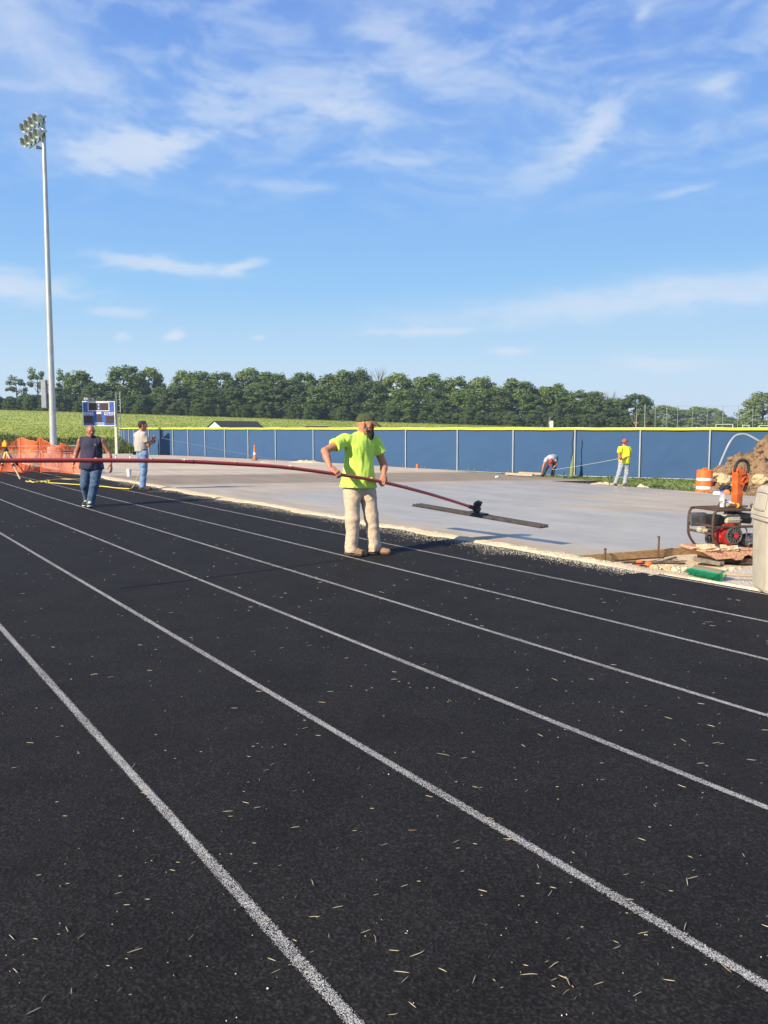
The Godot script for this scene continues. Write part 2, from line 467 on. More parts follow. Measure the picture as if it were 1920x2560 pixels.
func box(sx: float, sy: float, sz: float, bevel := 0.0) -> ArrayMesh:
	var h := Vector3(sx, sy, sz) * 0.5
	var b := minf(bevel, minf(h.x, minf(h.y, h.z)) * 0.9)
	var st := st_new()
	st.set_smooth_group(-1)
	if b <= 0.0:
		b = 0.0
	var dirs := [Vector3.RIGHT, Vector3.LEFT, Vector3.UP, Vector3.DOWN, Vector3.BACK, Vector3.FORWARD]
	for d in dirs:
		var a1 := Vector3(d.y, d.z, d.x)
		var a2: Vector3 = d.cross(a1)
		var c: Vector3 = d * h
		var e1: Vector3 = a1 * (h - Vector3(b, b, b))
		var e2: Vector3 = a2 * (h - Vector3(b, b, b))
		quad(st, c - e1 - e2, c - e1 + e2, c + e1 + e2, c + e1 - e2)
	if b > 0.0:
		for i in 3:
			for s1 in [-1, 1]:
				for s2 in [-1, 1]:
					var ax := Vector3.ZERO
					ax[i] = 1.0
					var p := Vector3.ZERO
					p[(i + 1) % 3] = s1
					var q := Vector3.ZERO
					q[(i + 2) % 3] = s2
					var l := ax * (h[i] - b)
					var v0 := p * h + q * (h - Vector3(b, b, b))
					var v1 := q * h + p * (h - Vector3(b, b, b))
					if s1 * s2 > 0:
						quad(st, v0 - l, v0 + l, v1 + l, v1 - l)
					else:
						quad(st, v0 + l, v0 - l, v1 - l, v1 + l)
		for sx_ in [-1, 1]:
			for sy_ in [-1, 1]:
				for sz_ in [-1, 1]:
					var s := Vector3(sx_, sy_, sz_)
					var k := s * (h - Vector3(b, b, b))
					var p1 := k + Vector3(s.x * b, 0, 0)
					var p2 := k + Vector3(0, s.y * b, 0)
					var p3 := k + Vector3(0, 0, s.z * b)
					for v in ([p1, p3, p2] if sx_ * sy_ * sz_ > 0 else [p1, p2, p3]):
						st.set_uv(Vector2.ZERO)
						st.add_vertex(v)
	return done(st)

func tube(pts: Array, r0, sides := 10, closed_ends := true) -> ArrayMesh:   # r0: one radius or one per point
	var n := pts.size()
	var verts := PackedVector3Array()
	var norms := PackedVector3Array()
	var uvs := PackedVector2Array()
	var idx := PackedInt32Array()
	var up := Vector3.UP
	var run := 0.0
	var ring := sides + 1
	for i in n:
		var t: Vector3 = (pts[mini(i + 1, n - 1)] - pts[maxi(i - 1, 0)]).normalized()
		if i == 0 and absf(t.dot(up)) > 0.95:
			up = Vector3.RIGHT
		var side := t.cross(up).normalized()
		up = side.cross(t).normalized()
		var r: float = r0[i] if r0 is Array else r0
		if i > 0:
			run += pts[i].distance_to(pts[i - 1])
		for k in ring:
			var a := TAU * k / sides
			var d := side * cos(a) + up * sin(a)
			verts.append(pts[i] + d * r)
			norms.append(d)
			uvs.append(Vector2(float(k) / sides, run))
	for i in n - 1:
		for k in sides:
			var a := i * ring + k
			idx.append_array([a, a + 1, a + ring, a + 1, a + ring + 1, a + ring])
	if closed_ends:
		for e in [0, n - 1]:
			var t: Vector3 = ((pts[0] - pts[1]) if e == 0 else (pts[n - 1] - pts[n - 2])).normalized()
			var c := verts.size()
			verts.append(pts[e])
			norms.append(t)
			uvs.append(Vector2.ZERO)
			for k in ring:
				verts.append(verts[e * ring + k])
				norms.append(t)
				uvs.append(Vector2.ZERO)
			for k in sides:
				idx.append_array([c, c + 2 + k, c + 1 + k] if e == 0 else [c, c + 1 + k, c + 2 + k])
	var arr := []
	arr.resize(Mesh.ARRAY_MAX)
	arr[Mesh.ARRAY_VERTEX] = verts
	arr[Mesh.ARRAY_NORMAL] = norms
	arr[Mesh.ARRAY_TEX_UV] = uvs
	arr[Mesh.ARRAY_INDEX] = idx
	var m := ArrayMesh.new()
	m.add_surface_from_arrays(Mesh.PRIMITIVE_TRIANGLES, arr)
	return m

func lathe(profile: Array, sides := 24) -> ArrayMesh:     # profile: Vector2(radius, y) from the bottom up
	var st := st_new()
	for i in profile.size() - 1:
		var p: Vector2 = profile[i]
		var q: Vector2 = profile[i + 1]
		var flat := absf((q - p).normalized().x) > 0.6
		st.set_smooth_group(-1 if flat else i + 1)
		for k in sides:
			var a := TAU * k / sides
			var b := TAU * (k + 1) / sides
			var v := [Vector3(cos(a) * p.x, p.y, sin(a) * p.x), Vector3(cos(b) * p.x, p.y, sin(b) * p.x), Vector3(cos(b) * q.x, q.y, sin(b) * q.x), Vector3(cos(a) * q.x, q.y, sin(a) * q.x)]
			quad(st, v[0], v[1], v[2], v[3])
	return done(st)

func prism(poly: PackedVector2Array, depth: float) -> ArrayMesh:    # polygon in x, y pushed along z, centred
	var st := st_new()
	st.set_smooth_group(-1)
	if Geometry2D.is_polygon_clockwise(poly):
		poly.reverse()
	var tri := Geometry2D.triangulate_polygon(poly)
	var z := depth * 0.5
	for i in range(0, tri.size(), 3):
		var a := poly[tri[i]]
		var b := poly[tri[i + 1]]
		var c := poly[tri[i + 2]]
		if (b - a).cross(c - a) > 0.0:
			var s := b
			b = c
			c = s
		for v in [a, b, c]:
			st.set_uv(v)
			st.add_vertex(Vector3(v.x, v.y, z))
		for v in [a, c, b]:
			st.set_uv(v)
			st.add_vertex(Vector3(v.x, v.y, -z))
	for i in poly.size():
		var a := poly[i]
		var b := poly[(i + 1) % poly.size()]
		quad(st, Vector3(a.x, a.y, z), Vector3(b.x, b.y, z), Vector3(b.x, b.y, -z), Vector3(a.x, a.y, -z))
	return done(st)

func ball(r: float, squash := Vector3.ONE, seg := 12) -> ArrayMesh:
	var s := SphereMesh.new()
	s.radius = r
	s.height = 2.0 * r
	s.radial_segments = seg
	s.rings = seg / 2
	return join([[s, Transform3D(Basis.from_scale(squash), Vector3.ZERO)]])

func lumpy(r: float, squash: Vector3, amount: float, sd: int, seg := 14) -> ArrayMesh:     # a stone or clod
	var f := FastNoiseLite.new()
	f.seed = sd
	f.frequency = 0.9
	f.fractal_octaves = 3
	var st := st_new()
	st.set_smooth_group(-1)
	var rings := seg / 2
	var p := func(i: int, k: int) -> Vector3:
		var th := PI * i / rings
		var ph := TAU * (k % seg) / seg
		var d := Vector3(sin(th) * cos(ph), cos(th), sin(th) * sin(ph))
		return d * squash * r * (1.0 + amount * f.get_noise_3dv(d * 1.6) * 2.0)
	for i in rings:
		for k in seg:
			quad(st, p.call(i, k), p.call(i + 1, k), p.call(i + 1, k + 1), p.call(i, k + 1))
	return done(st)

func line(a: Vector3, b: Vector3, sag := 0.0, steps := 8) -> Array:
	var out := []
	for i in steps + 1:
		var t := float(i) / steps
		out.append(a.lerp(b, t) - Vector3(0, sag * 4.0 * t * (1.0 - t), 0))
	return out

func curve(pts: Array, steps := 6) -> Array:       # smooth line through the points
	var out := []
	for i in pts.size() - 1:
		var p0: Vector3 = pts[maxi(i - 1, 0)]
		var p3: Vector3 = pts[mini(i + 2, pts.size() - 1)]
		for k in steps:
			out.append((pts[i] as Vector3).cubic_interpolate(pts[i + 1], p0, p3, float(k) / steps))
	out.append(pts[-1])
	return out

# ------------------------------------------------------------------ ground, track, slab
func build_ground():
	var xs := []
	var ds := []
	var v := -760.0
	while v <= 760.0:
		xs.append(v)
		v += clampf(absf(v) * 0.12, 2.0, 60.0)
	v = -90.0
	while v <= 1600.0:
		ds.append(v)
		v += 2.0 if v > -10 and v < 84 else clampf(absf(v - 60.0) * 0.1, 3.0, 90.0)
	var st := st_new()
	for j in ds.size():
		for i in xs.size():
			st.set_uv(Vector2(xs[i], ds[j]))
			st.add_vertex(Vector3(xs[i], terrain_y(xs[i], ds[j]), -ds[j]))
	var w := xs.size()
	for j in ds.size() - 1:
		for i in w - 1:
			var a := j * w + i
			for k in [a, a + w, a + w + 1, a, a + w + 1, a + 1]:
				st.add_index(k)
	st.generate_normals()
	struct("ground", st.commit(), M.grass, "open grass ground running out to the horizon")

func sheet(n0: float, n1: float, u0: float, u1: float, y0: float, y1: float, nn := 1, uu := 1) -> ArrayMesh:
	var st := st_new()
	for i in nn:
		for j in uu:
			var na := lerpf(n0, n1, float(i) / nn)
			var nb := lerpf(n0, n1, float(i + 1) / nn)
			var ua := lerpf(u0, u1, float(j) / uu)
			var ub := lerpf(u0, u1, float(j + 1) / uu)
			var ya := lerpf(y0, y1, float(i) / nn)
			var yb := lerpf(y0, y1, float(i + 1) / nn)
			var c := [nu(na, ua, ya), nu(na, ub, ya), nu(nb, ub, yb), nu(nb, ua, yb)]
			var uvs := [Vector2(ua, na), Vector2(ub, na), Vector2(ub, nb), Vector2(ua, nb)]
			for k in [0, 1, 2, 0, 2, 3]:
				st.set_uv(uvs[k])
				st.add_vertex(c[k])
	return done(st)

func build_track():
	struct("running_track", sheet(-9.0, 7.93, -14.0, 44.0, 0.0, 0.0), M.track_rubber, "black rubber granule running track")
	# painted lane lines: paint sprayed over loose granules, so that its edges break up into single grains
	var w := 2048
	var h := 40
	var im := Image.create(w, h, false, Image.FORMAT_RGBA8)
	var f := FastNoiseLite.new()
	f.seed = 77
	f.frequency = 0.012
	for x in w:
		for y in h:
			var edge := absf((y + 0.5) / h - 0.5) * 2.0
			var worn := f.get_noise_2d(x, 0.0) * 0.5 + f.get_noise_2d(x * 0.25, 90.0) * 0.5
			var keep: float = 1.0 - smoothstep(0.50, 0.98, edge + worn * 0.22)
			var on: bool = rng.randf() < keep * (0.58 + worn * 0.42)
			var g: float = 0.55 + rng.randf() * 0.34
			if rng.randf() < 0.16:
				g *= 0.55
			im.set_pixel(x, y, Color(g, g * 0.99, g * 0.95, 1.0 if on else 0.0))
	var m := mat("lane_paint", Color.WHITE, 0.8)
	m.albedo_texture = ImageTexture.create_from_image(im)
	m.transparency = BaseMaterial3D.TRANSPARENCY_ALPHA_SCISSOR
	m.alpha_scissor_threshold = 0.5
	m.texture_filter = BaseMaterial3D.TEXTURE_FILTER_NEAREST
	for i in range(-3, 7):
		var n := 1.160 + 1.113 * i
		var st := st_new()
		var hw := 0.029
		var bits := 29
		for j in bits:
			var ua := -14.0 + 58.0 * j / bits
			var ub := -14.0 + 58.0 * (j + 1) / bits
			var off := i * 0.37
			var c := [nu(n - hw, ua, 0.004), nu(n - hw, ub, 0.004), nu(n + hw, ub, 0.004), nu(n + hw, ua, 0.004)]
			var uvs := [Vector2(ua / 8.0 + off, 0), Vector2(ub / 8.0 + off, 0), Vector2(ub / 8.0 + off, 1), Vector2(ua / 8.0 + off, 1)]
			for k in [0, 1, 2, 0, 2, 3]:
				st.set_uv(uvs[k])
				st.add_vertex(c[k])
		struct("lane_line", done(st), m, "white sprayed lane line on the black track")

func slab_back(u: float) -> float:      # how far the slab reaches at this place along it
	if u < 24.9:
		return 24.0
	var f := fence_n(u) - 0.35
	return minf(26.7, f)

func fence_n(u: float) -> float:
	for i in fence_posts.size() - 1:
		var a: Vector3 = fence_posts[i]
		var b: Vector3 = fence_posts[i + 1]
		if u_of(a) <= u and u <= u_of(b):
			return lerpf(n_of(a), n_of(b), (u - u_of(a)) / (u_of(b) - u_of(a)))
	return 40.0

func build_slab():
	# posts of the outfield fence, read from the photograph: its height in pixels gives the distance
	for p in [[2980, 139.0], [2700, 137.5], [2460, 136.0], [2300, 134.0], [2150, 132.0], [1958, 130.0], [1775, 126.0], [1600.7, 121.5], [1437.6, 117.0], [1283, 110.5], [1143.5, 103.8], [1014.2, 97.3], [895, 91.5], [783, 87.0], [688.6, 83.5], [620, 80.5], [562, 78.3], [512.5, 76.7], [470, 75.3], [432, 74.2], [399, 73.0], [372, 71.0], [350, 68.7], [334.5, 66.0], [322.4, 63.5], [311, 61.6], [304, 60.2], [299.5, 59.0]]:
		var d: float = 4780.0 / p[1]
		var q := spot(p[0], 1100, d)
		fence_posts.append(Vector3(q.x, 0, q.z))
	# the fresh concrete: bands of older and newer finishing work, and water that has risen to the surface
	var U0 := 7.9
	var U1 := 62.0
	var N0 := SLAB_EDGE
	var N1 := 27.0
	var w := 768
	var h := 384
	var col := Image.create(w, h, false, Image.FORMAT_RGB8)
	var rgh := Image.create(w, h, false, Image.FORMAT_RGB8)
	var f := FastNoiseLite.new()
	f.seed = 3
	f.frequency = 1.0
	f.fractal_octaves = 4
	for x in w:
		var u := lerpf(U0, U1, (x + 0.5) / w)
		for y in h:
			var n := lerpf(N0, N1, (y + 0.5) / h)
			var strokes := f.get_noise_2d(u * 1.1, n * 0.10)              # float passes run across the slab
			var blot := f.get_noise_2d(u * 0.13 + 30.0, n * 0.06)
			var fineb := f.get_noise_2d(u * 2.2, n * 2.2)
			var fresh := 1.0 - smoothstep(23.6, 24.5, u + blot * 1.6 - (n - 10.0) * 0.12)
			var old := smoothstep(30.4, 31.4, u - (n - 10.0) * 0.14 + blot * 0.8)
			var bands := 0.0
			if u > 30.0:
				bands = f.get_noise_2d(u * 0.75 + 9.0, n * 0.03)
			var wet := fresh * smoothstep(-0.30, 0.16, blot) * smoothstep(0.25, 1.1, n - N0 + strokes * 0.5)
			wet = clampf(wet, 0.0, 1.0)
			var dry := Vector3(0.490, 0.428, 0.328)
			var tan_ := Vector3(0.335, 0.268, 0.185)
			var pale := Vector3(0.600, 0.500, 0.365) * (1.0 + bands * 0.32)
			var c := tan_.lerp(pale, old)
			c = c.lerp(dry, fresh)
			c *= 1.0 + fineb * 0.06
			col.set_pixel(x, y, Color(c.x, c.y, c.z).linear_to_srgb())
			var r: float = lerpf(0.85, 0.34, wet) - (1.0 - fresh) * 0.08 * (1.0 - old)
			r = clampf(r, 0.22, 0.95)
			rgh.set_pixel(x, y, Color(r, r, r))
	var m := mat("fresh_concrete", Color.WHITE, 1.0)
	m.albedo_texture = ImageTexture.create_from_image(col)
	m.roughness_texture = ImageTexture.create_from_image(rgh)
	m.roughness_texture_channel = BaseMaterial3D.TEXTURE_CHANNEL_RED
	m.uv1_scale = Vector3(1.0 / (U1 - U0), 1.0 / (N1 - N0), 1.0)
	m.uv1_offset = Vector3(-U0 / (U1 - U0), -N0 / (N1 - N0), 0.0)
	m.texture_repeat = false
	m.metallic_specular = 0.4
	m.detail_enabled = true
	m.detail_blend_mode = BaseMaterial3D.BLEND_MODE_MUL
	m.detail_albedo = ntex(0.03, [[0.2, Color(0.90, 0.90, 0.91)], [0.8, Color(1, 1, 1)]], 512, 5, FastNoiseLite.TYPE_SIMPLEX_SMOOTH, 33)
	m.uv2_triplanar = true
	m.uv2_world_triplanar = true
	m.uv2_scale = Vector3.ONE / 2.3
	var st := st_new()
	st.set_smooth_group(-1)
	var us := [7.98, 12.0, 16.0, 20.0, 24.9]
	var k := 24.9
	while k < 61.0:
		k += 2.0
		us.append(k)
	for i in us.size() - 1:
		var ua: float = us[i]
		var ub: float = us[i + 1]
		var ba := 24.0 if i < 4 else slab_back(ua + 0.001)
		var bb := 24.0 if i < 4 else slab_back(ub)
		var c := [nu(N0, ua, 0.004), nu(N0, ub, 0.004), nu(bb, ub, slab_y(bb) + 0.004), nu(ba, ua, slab_y(ba) + 0.004)]
		var uvs := [Vector2(ua, N0), Vector2(ub, N0), Vector2(bb, ub * 0 + bb), Vector2(ua, ba)]
		uvs[2] = Vector2(ub, bb)
		for q in [0, 1, 2, 0, 2, 3]:
			st.set_uv(uvs[q])
			st.add_vertex(c[q])
		# front and back faces of the pour
		for side in [[c[1], c[0]], [c[3], c[2]]]:
			var dn := Vector3(0, -0.16, 0)
			for v in [side[0], side[1], side[1] + dn, side[0], side[1] + dn, side[0] + dn]:
				st.set_uv(Vector2(ua, N0))
				st.add_vertex(v)
	for e in [[nu(24.0, 24.9, slab_y(24.0) + 0.004), nu(26.7, 24.9, slab_y(26.7) + 0.004)], [nu(N0, 7.98, 0.004), nu(24.0, 7.98, slab_y(24.0) + 0.004)]]:
		var dn := Vector3(0, -0.16, 0)
		for v in [e[0], e[1], e[1] + dn, e[0], e[1] + dn, e[0] + dn]:
			st.set_uv(Vector2(24.0, N0))
			st.add_vertex(v)
	struct("concrete_slab", done(st), m, "freshly poured grey concrete slab with damp sheen")

	# limestone screenings heaped loosely along the seam between the slab and the track
	var g := FastNoiseLite.new()
	g.seed = 14
	g.frequency = 1.0
	g.fractal_octaves = 4
	st = st_new()
	var rows := 440
	var cols := 9
	for i in rows + 1:
		var u := 6.4 + 37.0 * pow(float(i) / rows, 1.25)
		var wide: float = 0.08 + 0.20 * smoothstep(-0.25, 0.5, g.get_noise_2d(u * 0.45, 3.0)) + 0.16 * smoothstep(13.0, 9.5, u) * 0.0 + 0.10 * smoothstep(15.0, 22.0, u)
		for j in cols + 1:
			var t := float(j) / cols
			var n := SLAB_EDGE + 0.16 - t * (wide + 0.22)
			var y := 0.032 * sin(PI * clampf(t * 1.05 - 0.02, 0.0, 1.0)) + g.get_noise_2d(u * 6.0, n * 6.0) * 0.026 + g.get_noise_2d(u * 1.4, n * 2.0) * 0.012 - 0.003
			y *= smoothstep(6.4, 7.6, u)
			if j == 0 or j == cols or i == 0:
				y = -0.02
			st.set_uv(Vector2(u, n))
			st.add_vertex(nu(n, u, y))
	for i in rows:
		for j in cols:
			var a := i * (cols + 1) + j
			for q in [a, a + 1, a + cols + 2, a, a + cols + 2, a + cols + 1]:
				st.add_index(q)
	st.generate_normals()
	var dust := struct("limestone_screenings", st.commit(), M.limestone, "pale limestone screenings along the edge of the slab")
	dust.set_meta("kind", "stuff")
	var many := []
	for i in 20000:
		var u := 6.6 + 35.0 * pow(rng.randf(), 1.15)
		var off: float = absf(rng.randfn(0.0, 0.22)) * (0.7 + 0.8 * smoothstep(-0.3, 0.5, g.get_noise_2d(u * 0.5, 9.0)))
		var s := rng.randf_range(0.0015, 0.0042)
		many.append([Transform3D(Basis.from_euler(Vector3(rng.randf() * 6, rng.randf() * 6, 0)).scaled(Vector3.ONE * s), nu(SLAB_EDGE - 0.14 - off, u, 0.002 + s * 0.3))])
	scatter("limestone_grains", lumpy(1.0, Vector3(1.2, 0.7, 1.0), 0.25, 5, 6), M.chip_white, many, "loose limestone grains scattered on the black track beside the slab")

func scatter(called: String, mesh: Mesh, m: Material, places: Array, label: String, colors := false) -> MultiMeshInstance3D:
	var mm := MultiMesh.new()
	mm.transform_format = MultiMesh.TRANSFORM_3D
	mm.use_colors = colors
	mm.mesh = mesh
	mm.instance_count = places.size()
	for i in places.size():
		mm.set_instance_transform(i, places[i][0])
		if colors:
			mm.set_instance_color(i, places[i][1])
	var o := MultiMeshInstance3D.new()
	o.name = called
	o.multimesh = mm
	o.material_override = m
	add_child(o, true)
	o.set_meta("kind", "stuff")
	o.set_meta("label", label)
	return o

func build_pad():
	# crushed stone to the right of the form board, a little lower than the track
	var g := FastNoiseLite.new()
	g.seed = 23
	g.frequency = 1.0
	g.fractal_octaves = 4
	var st := st_new()
	var ni := 60
	var uj := 44
	for i in ni + 1:
		for j in uj + 1:
			var n := 7.99 + 10.0 * pow(float(i) / ni, 1.4)
			var u := 7.92 - 11.0 * float(j) / uj
			var low: float = -0.135 * smoothstep(8.1, 8.9, n) - 0.014 * maxf(0.0, n - 9.0)
			low = lerpf(low, -0.012, smoothstep(6.2, 5.2, u) * smoothstep(9.6, 9.0, n))
			var y := low - 0.006 + g.get_noise_2d(n * 1.3, u * 1.3) * 0.03 * smoothstep(8.0, 8.5, n) + g.get_noise_2d(n * 7.0, u * 7.0) * 0.014 * smoothstep(8.0, 8.2, n)
			if i == 0:
				y = -0.03
			st.set_uv(Vector2(n, u))
			st.add_vertex(nu(n, u, y))
	for i in ni:
		for j in uj:
			var a := i * (uj + 1) + j
			for q in [a, a + uj + 1, a + uj + 2, a, a + uj + 2, a + 1]:
				st.add_index(q)
	st.generate_normals()
	struct("gravel_bed", st.commit(), M.limestone, "pale crushed stone bed beside the form board")
	# the finished strip of concrete that the rubbish bin stands on
	var kerb := join([[box(1.15, 0.12, 7.4, 0.012)]])
	var o := struct("concrete_strip", kerb, M.pad_concrete, "pale finished concrete strip along the track edge")
	o.transform = Transform3D(Basis(Vector3.UP, TURN), nu(8.56, 2.4, -0.048))
	# short grass between the slab and the fence
	st = st_new()
	var us := [10.0, 14.0, 18.0, 22.0, 24.9, 28.0, 32.0, 35.0]
	for i in us.size() - 1:
		var c := []
		for u in [us[i], us[i + 1]]:
			for n in [23.6 if u < 25.0 else 26.5, 27.0, 30.0, 34.0]:
				c.append(nu(n, u, terrain_y(nu(n, u).x, -nu(n, u).z) + 0.03))
		for k in 3:
			quad(st, c[k], c[k + 4], c[k + 5], c[k + 1])
	struct("mown_grass", done(st), M.lawn, "short mown grass strip in front of the fence")
	var many := []
	for i in 5200:
		var u := rng.randf_range(9.0, 33.0)
		var n := rng.randf_range(24.1 if u < 25.0 else 26.8, 33.0)
		var p := nu(n, u)
		p.y = terrain_y(p.x, -p.z) + 0.02
		var t := rng.randf()
		many.append([Transform3D(Basis(Vector3.UP, rng.randf() * TAU).scaled(Vector3.ONE * rng.randf_range(0.06, 0.16)), p), Color(0.23, 0.33, 0.07).lerp(Color(0.42, 0.48, 0.14), t * t)])
	scatter("mown_grass_blades", tuft(7, 5), M.blade, many, "short green grass in front of the blue fence", true)

func tuft(blades: int, sd: int) -> ArrayMesh:       # a tuft one unit high
	var r := RandomNumberGenerator.new()
	r.seed = sd
	var st := st_new()
	for i in blades:
		var a := r.randf() * TAU
		var lean := Vector3(cos(a), 0, sin(a)) * r.randf_range(0.1, 0.75)
		var side := Vector3(-sin(a), 0, cos(a)) * r.randf_range(0.05, 0.11)
		var root := Vector3(r.randf_range(-0.25, 0.25), -0.1, r.randf_range(-0.25, 0.25))
		var h := r.randf_range(0.55, 1.0)
		var mid := root + lean * 0.35 + Vector3(0, h * 0.6, 0)
		var tip := root + lean + Vector3(0, h, 0)
		for v in [root - side, mid - side * 0.7, mid + side * 0.7, root - side, mid + side * 0.7, root + side, mid - side * 0.7, tip, mid + side * 0.7]:
			st.set_color(Color.WHITE)
			st.set_normal((Vector3.UP + lean * 0.6).normalized())
			st.add_vertex(v)
	return st.commit()

func build_meadow():
	var f := FastNoiseLite.new()
	f.seed = 6
	f.frequency = 0.03
	f.fractal_octaves = 3
	var many := []
	for i in 60000:
		var d := 68.0 + 192.0 * pow(rng.randf(), 1.5)
		var x := rng.randf_range(-0.62, 0.42) * d
		if d < 82.0 and x > -19.0 and rng.randf() < 0.8:
			continue
		var y := terrain_y(x, d)
		var t := clampf(f.get_noise_2d(x, d) * 0.9 + 0.5 + rng.randf_range(-0.25, 0.25), 0.0, 1.0)
		var c := Color(0.36, 0.44, 0.07).lerp(Color(0.60, 0.63, 0.12), t)
		var s := rng.randf_range(0.08, 0.26)
		if d < 80.0 and d > 69.0:      # coarse dark weeds on the bank
			c = Color(0.15, 0.19, 0.07).lerp(Color(0.28, 0.31, 0.10), rng.randf() * t)
			s *= 2.8
		many.append([Transform3D(Basis(Vector3.UP, rng.randf() * TAU).scaled(Vector3(s * 1.5, s, s * 1.5)), Vector3(x, y, -d)), c])
	scatter("meadow_grass", tuft(9, 3), M.blade, many, "tall yellow green meadow grass rising behind the fence", true)

# ------------------------------------------------------------------ trees
func crown_mesh(sd: int, leaves: int, airy: bool, tones: Array) -> ArrayMesh:      # about one unit high, 0.36 units in radius, from y 0.06 up
	var r := RandomNumberGenerator.new()
	r.seed = sd
	var clumps := []
	var n := 17 if airy else 84
	for i in n:
		var t := pow(r.randf(), 0.85)
		var y := lerpf(0.46 if airy else 0.04, 0.93, t)
		var env: float = sqrt(maxf(0.0, 1.0 - pow((y - 0.50) / 0.52, 2.0))) * 0.26
		if not airy:
			env = 0.31 * pow(maxf(0.0, 1.0 - pow(maxf(0.0, y - 0.34) / 0.63, 2.0)), 0.62)
		var a := r.randf() * TAU
		var d := env * sqrt(r.randf_range(0.30, 1.0))
		clumps.append([Vector3(cos(a) * d, y, sin(a) * d), r.randf_range(0.055, 0.10) if airy else r.randf_range(0.060, 0.120), r.randf()])
	var verts := PackedVector3Array()
	var norms := PackedVector3Array()
	var cols := PackedColorArray()
	for i in leaves:
		var cl: Array = clumps[r.randi() % clumps.size()]
		var dir := Vector3(r.randfn(), r.randfn(), r.randfn()).normalized()
		dir.y = dir.y * 0.85 + 0.12
		var rad: float = cl[1] * (pow(r.randf(), 0.4) * 1.08)
		var p: Vector3 = cl[0] + dir * rad * Vector3(1.0, 0.95, 1.0)
		var nrm := (dir + Vector3(r.randfn(), r.randfn(), r.randfn()) * 0.38).normalized()
		var s := r.randf_range(0.011, 0.025)
		var e1 := nrm.cross(Vector3(r.randfn(), r.randfn(), r.randfn())).normalized() * s
		var e2 := nrm.cross(e1)
		var tone: Color = (tones[0] as Color).lerp(tones[1], clampf(cl[2] * 0.7 + r.randf() * 0.3, 0.0, 1.0))
		# winding so that the face looks along its normal
		for v in [p - e1, p + e2 * 0.8, p + e1, p - e1, p + e1, p - e2 * 0.8]:
			verts.append(v)
			norms.append(nrm)
			cols.append(tone)
	var arr := []
	arr.resize(Mesh.ARRAY_MAX)
	arr[Mesh.ARRAY_VERTEX] = verts
	arr[Mesh.ARRAY_NORMAL] = norms
	arr[Mesh.ARRAY_COLOR] = cols
	var m := ArrayMesh.new()
	m.add_surface_from_arrays(Mesh.PRIMITIVE_TRIANGLES, arr)
	return m

func trunk_mesh(sd: int, airy: bool) -> ArrayMesh:
	var r := RandomNumberGenerator.new()
	r.seed = sd
	var pieces := [[tube([Vector3(0, -0.03, 0), Vector3(0.005, 0.2, 0), Vector3(-0.01, 0.5, 0.01), Vector3(0.01, 0.82, 0)], [0.026, 0.019, 0.013, 0.004], 7)]]
	for i in 9 if airy else 6:
		var y := r.randf_range(0.25, 0.65)
		var a := r.randf() * TAU
		var l := r.randf_range(0.14, 0.26)
		var e := Vector3(cos(a) * l, y + r.randf_range(0.1, 0.26), sin(a) * l)
		pieces.append([tube([Vector3(0, y, 0), Vector3(e.x * 0.5, lerpf(y, e.y, 0.4), e.z * 0.5), e], [0.010, 0.007, 0.002], 5)])
	return join(pieces)

func bare_mesh(sd: int, twigs: int) -> ArrayMesh:      # leafless crown of thin twigs
	var r := RandomNumberGenerator.new()
	r.seed = sd
	var pieces := [[tube([Vector3(0, -0.03, 0), Vector3(0.01, 0.4, 0), Vector3(-0.01, 0.85, 0.01)], [0.022, 0.015, 0.004], 6)]]
	for i in twigs:
		var y := r.randf_range(0.4, 0.75)
		var a := r.randf() * TAU
		var l := r.randf_range(0.08, 0.26)
		var e := Vector3(cos(a) * l, minf(y + r.randf_range(0.1, 0.3), 1.0), sin(a) * l)
		pieces.append([tube([Vector3(0, y, 0), Vector3(e.x * 0.6, lerpf(y, e.y, 0.45), e.z * 0.6), e], [0.006, 0.004, 0.0015], 4)])
		for k in 3:
			var b := e + Vector3(r.randf_range(-0.08, 0.08), r.randf_range(0.0, 0.08), r.randf_range(-0.08, 0.08))
			pieces.append([tube([Vector3(e.x * 0.6, lerpf(y, e.y, 0.45), e.z * 0.6), b], [0.003, 0.001], 4)])
	return join(pieces)

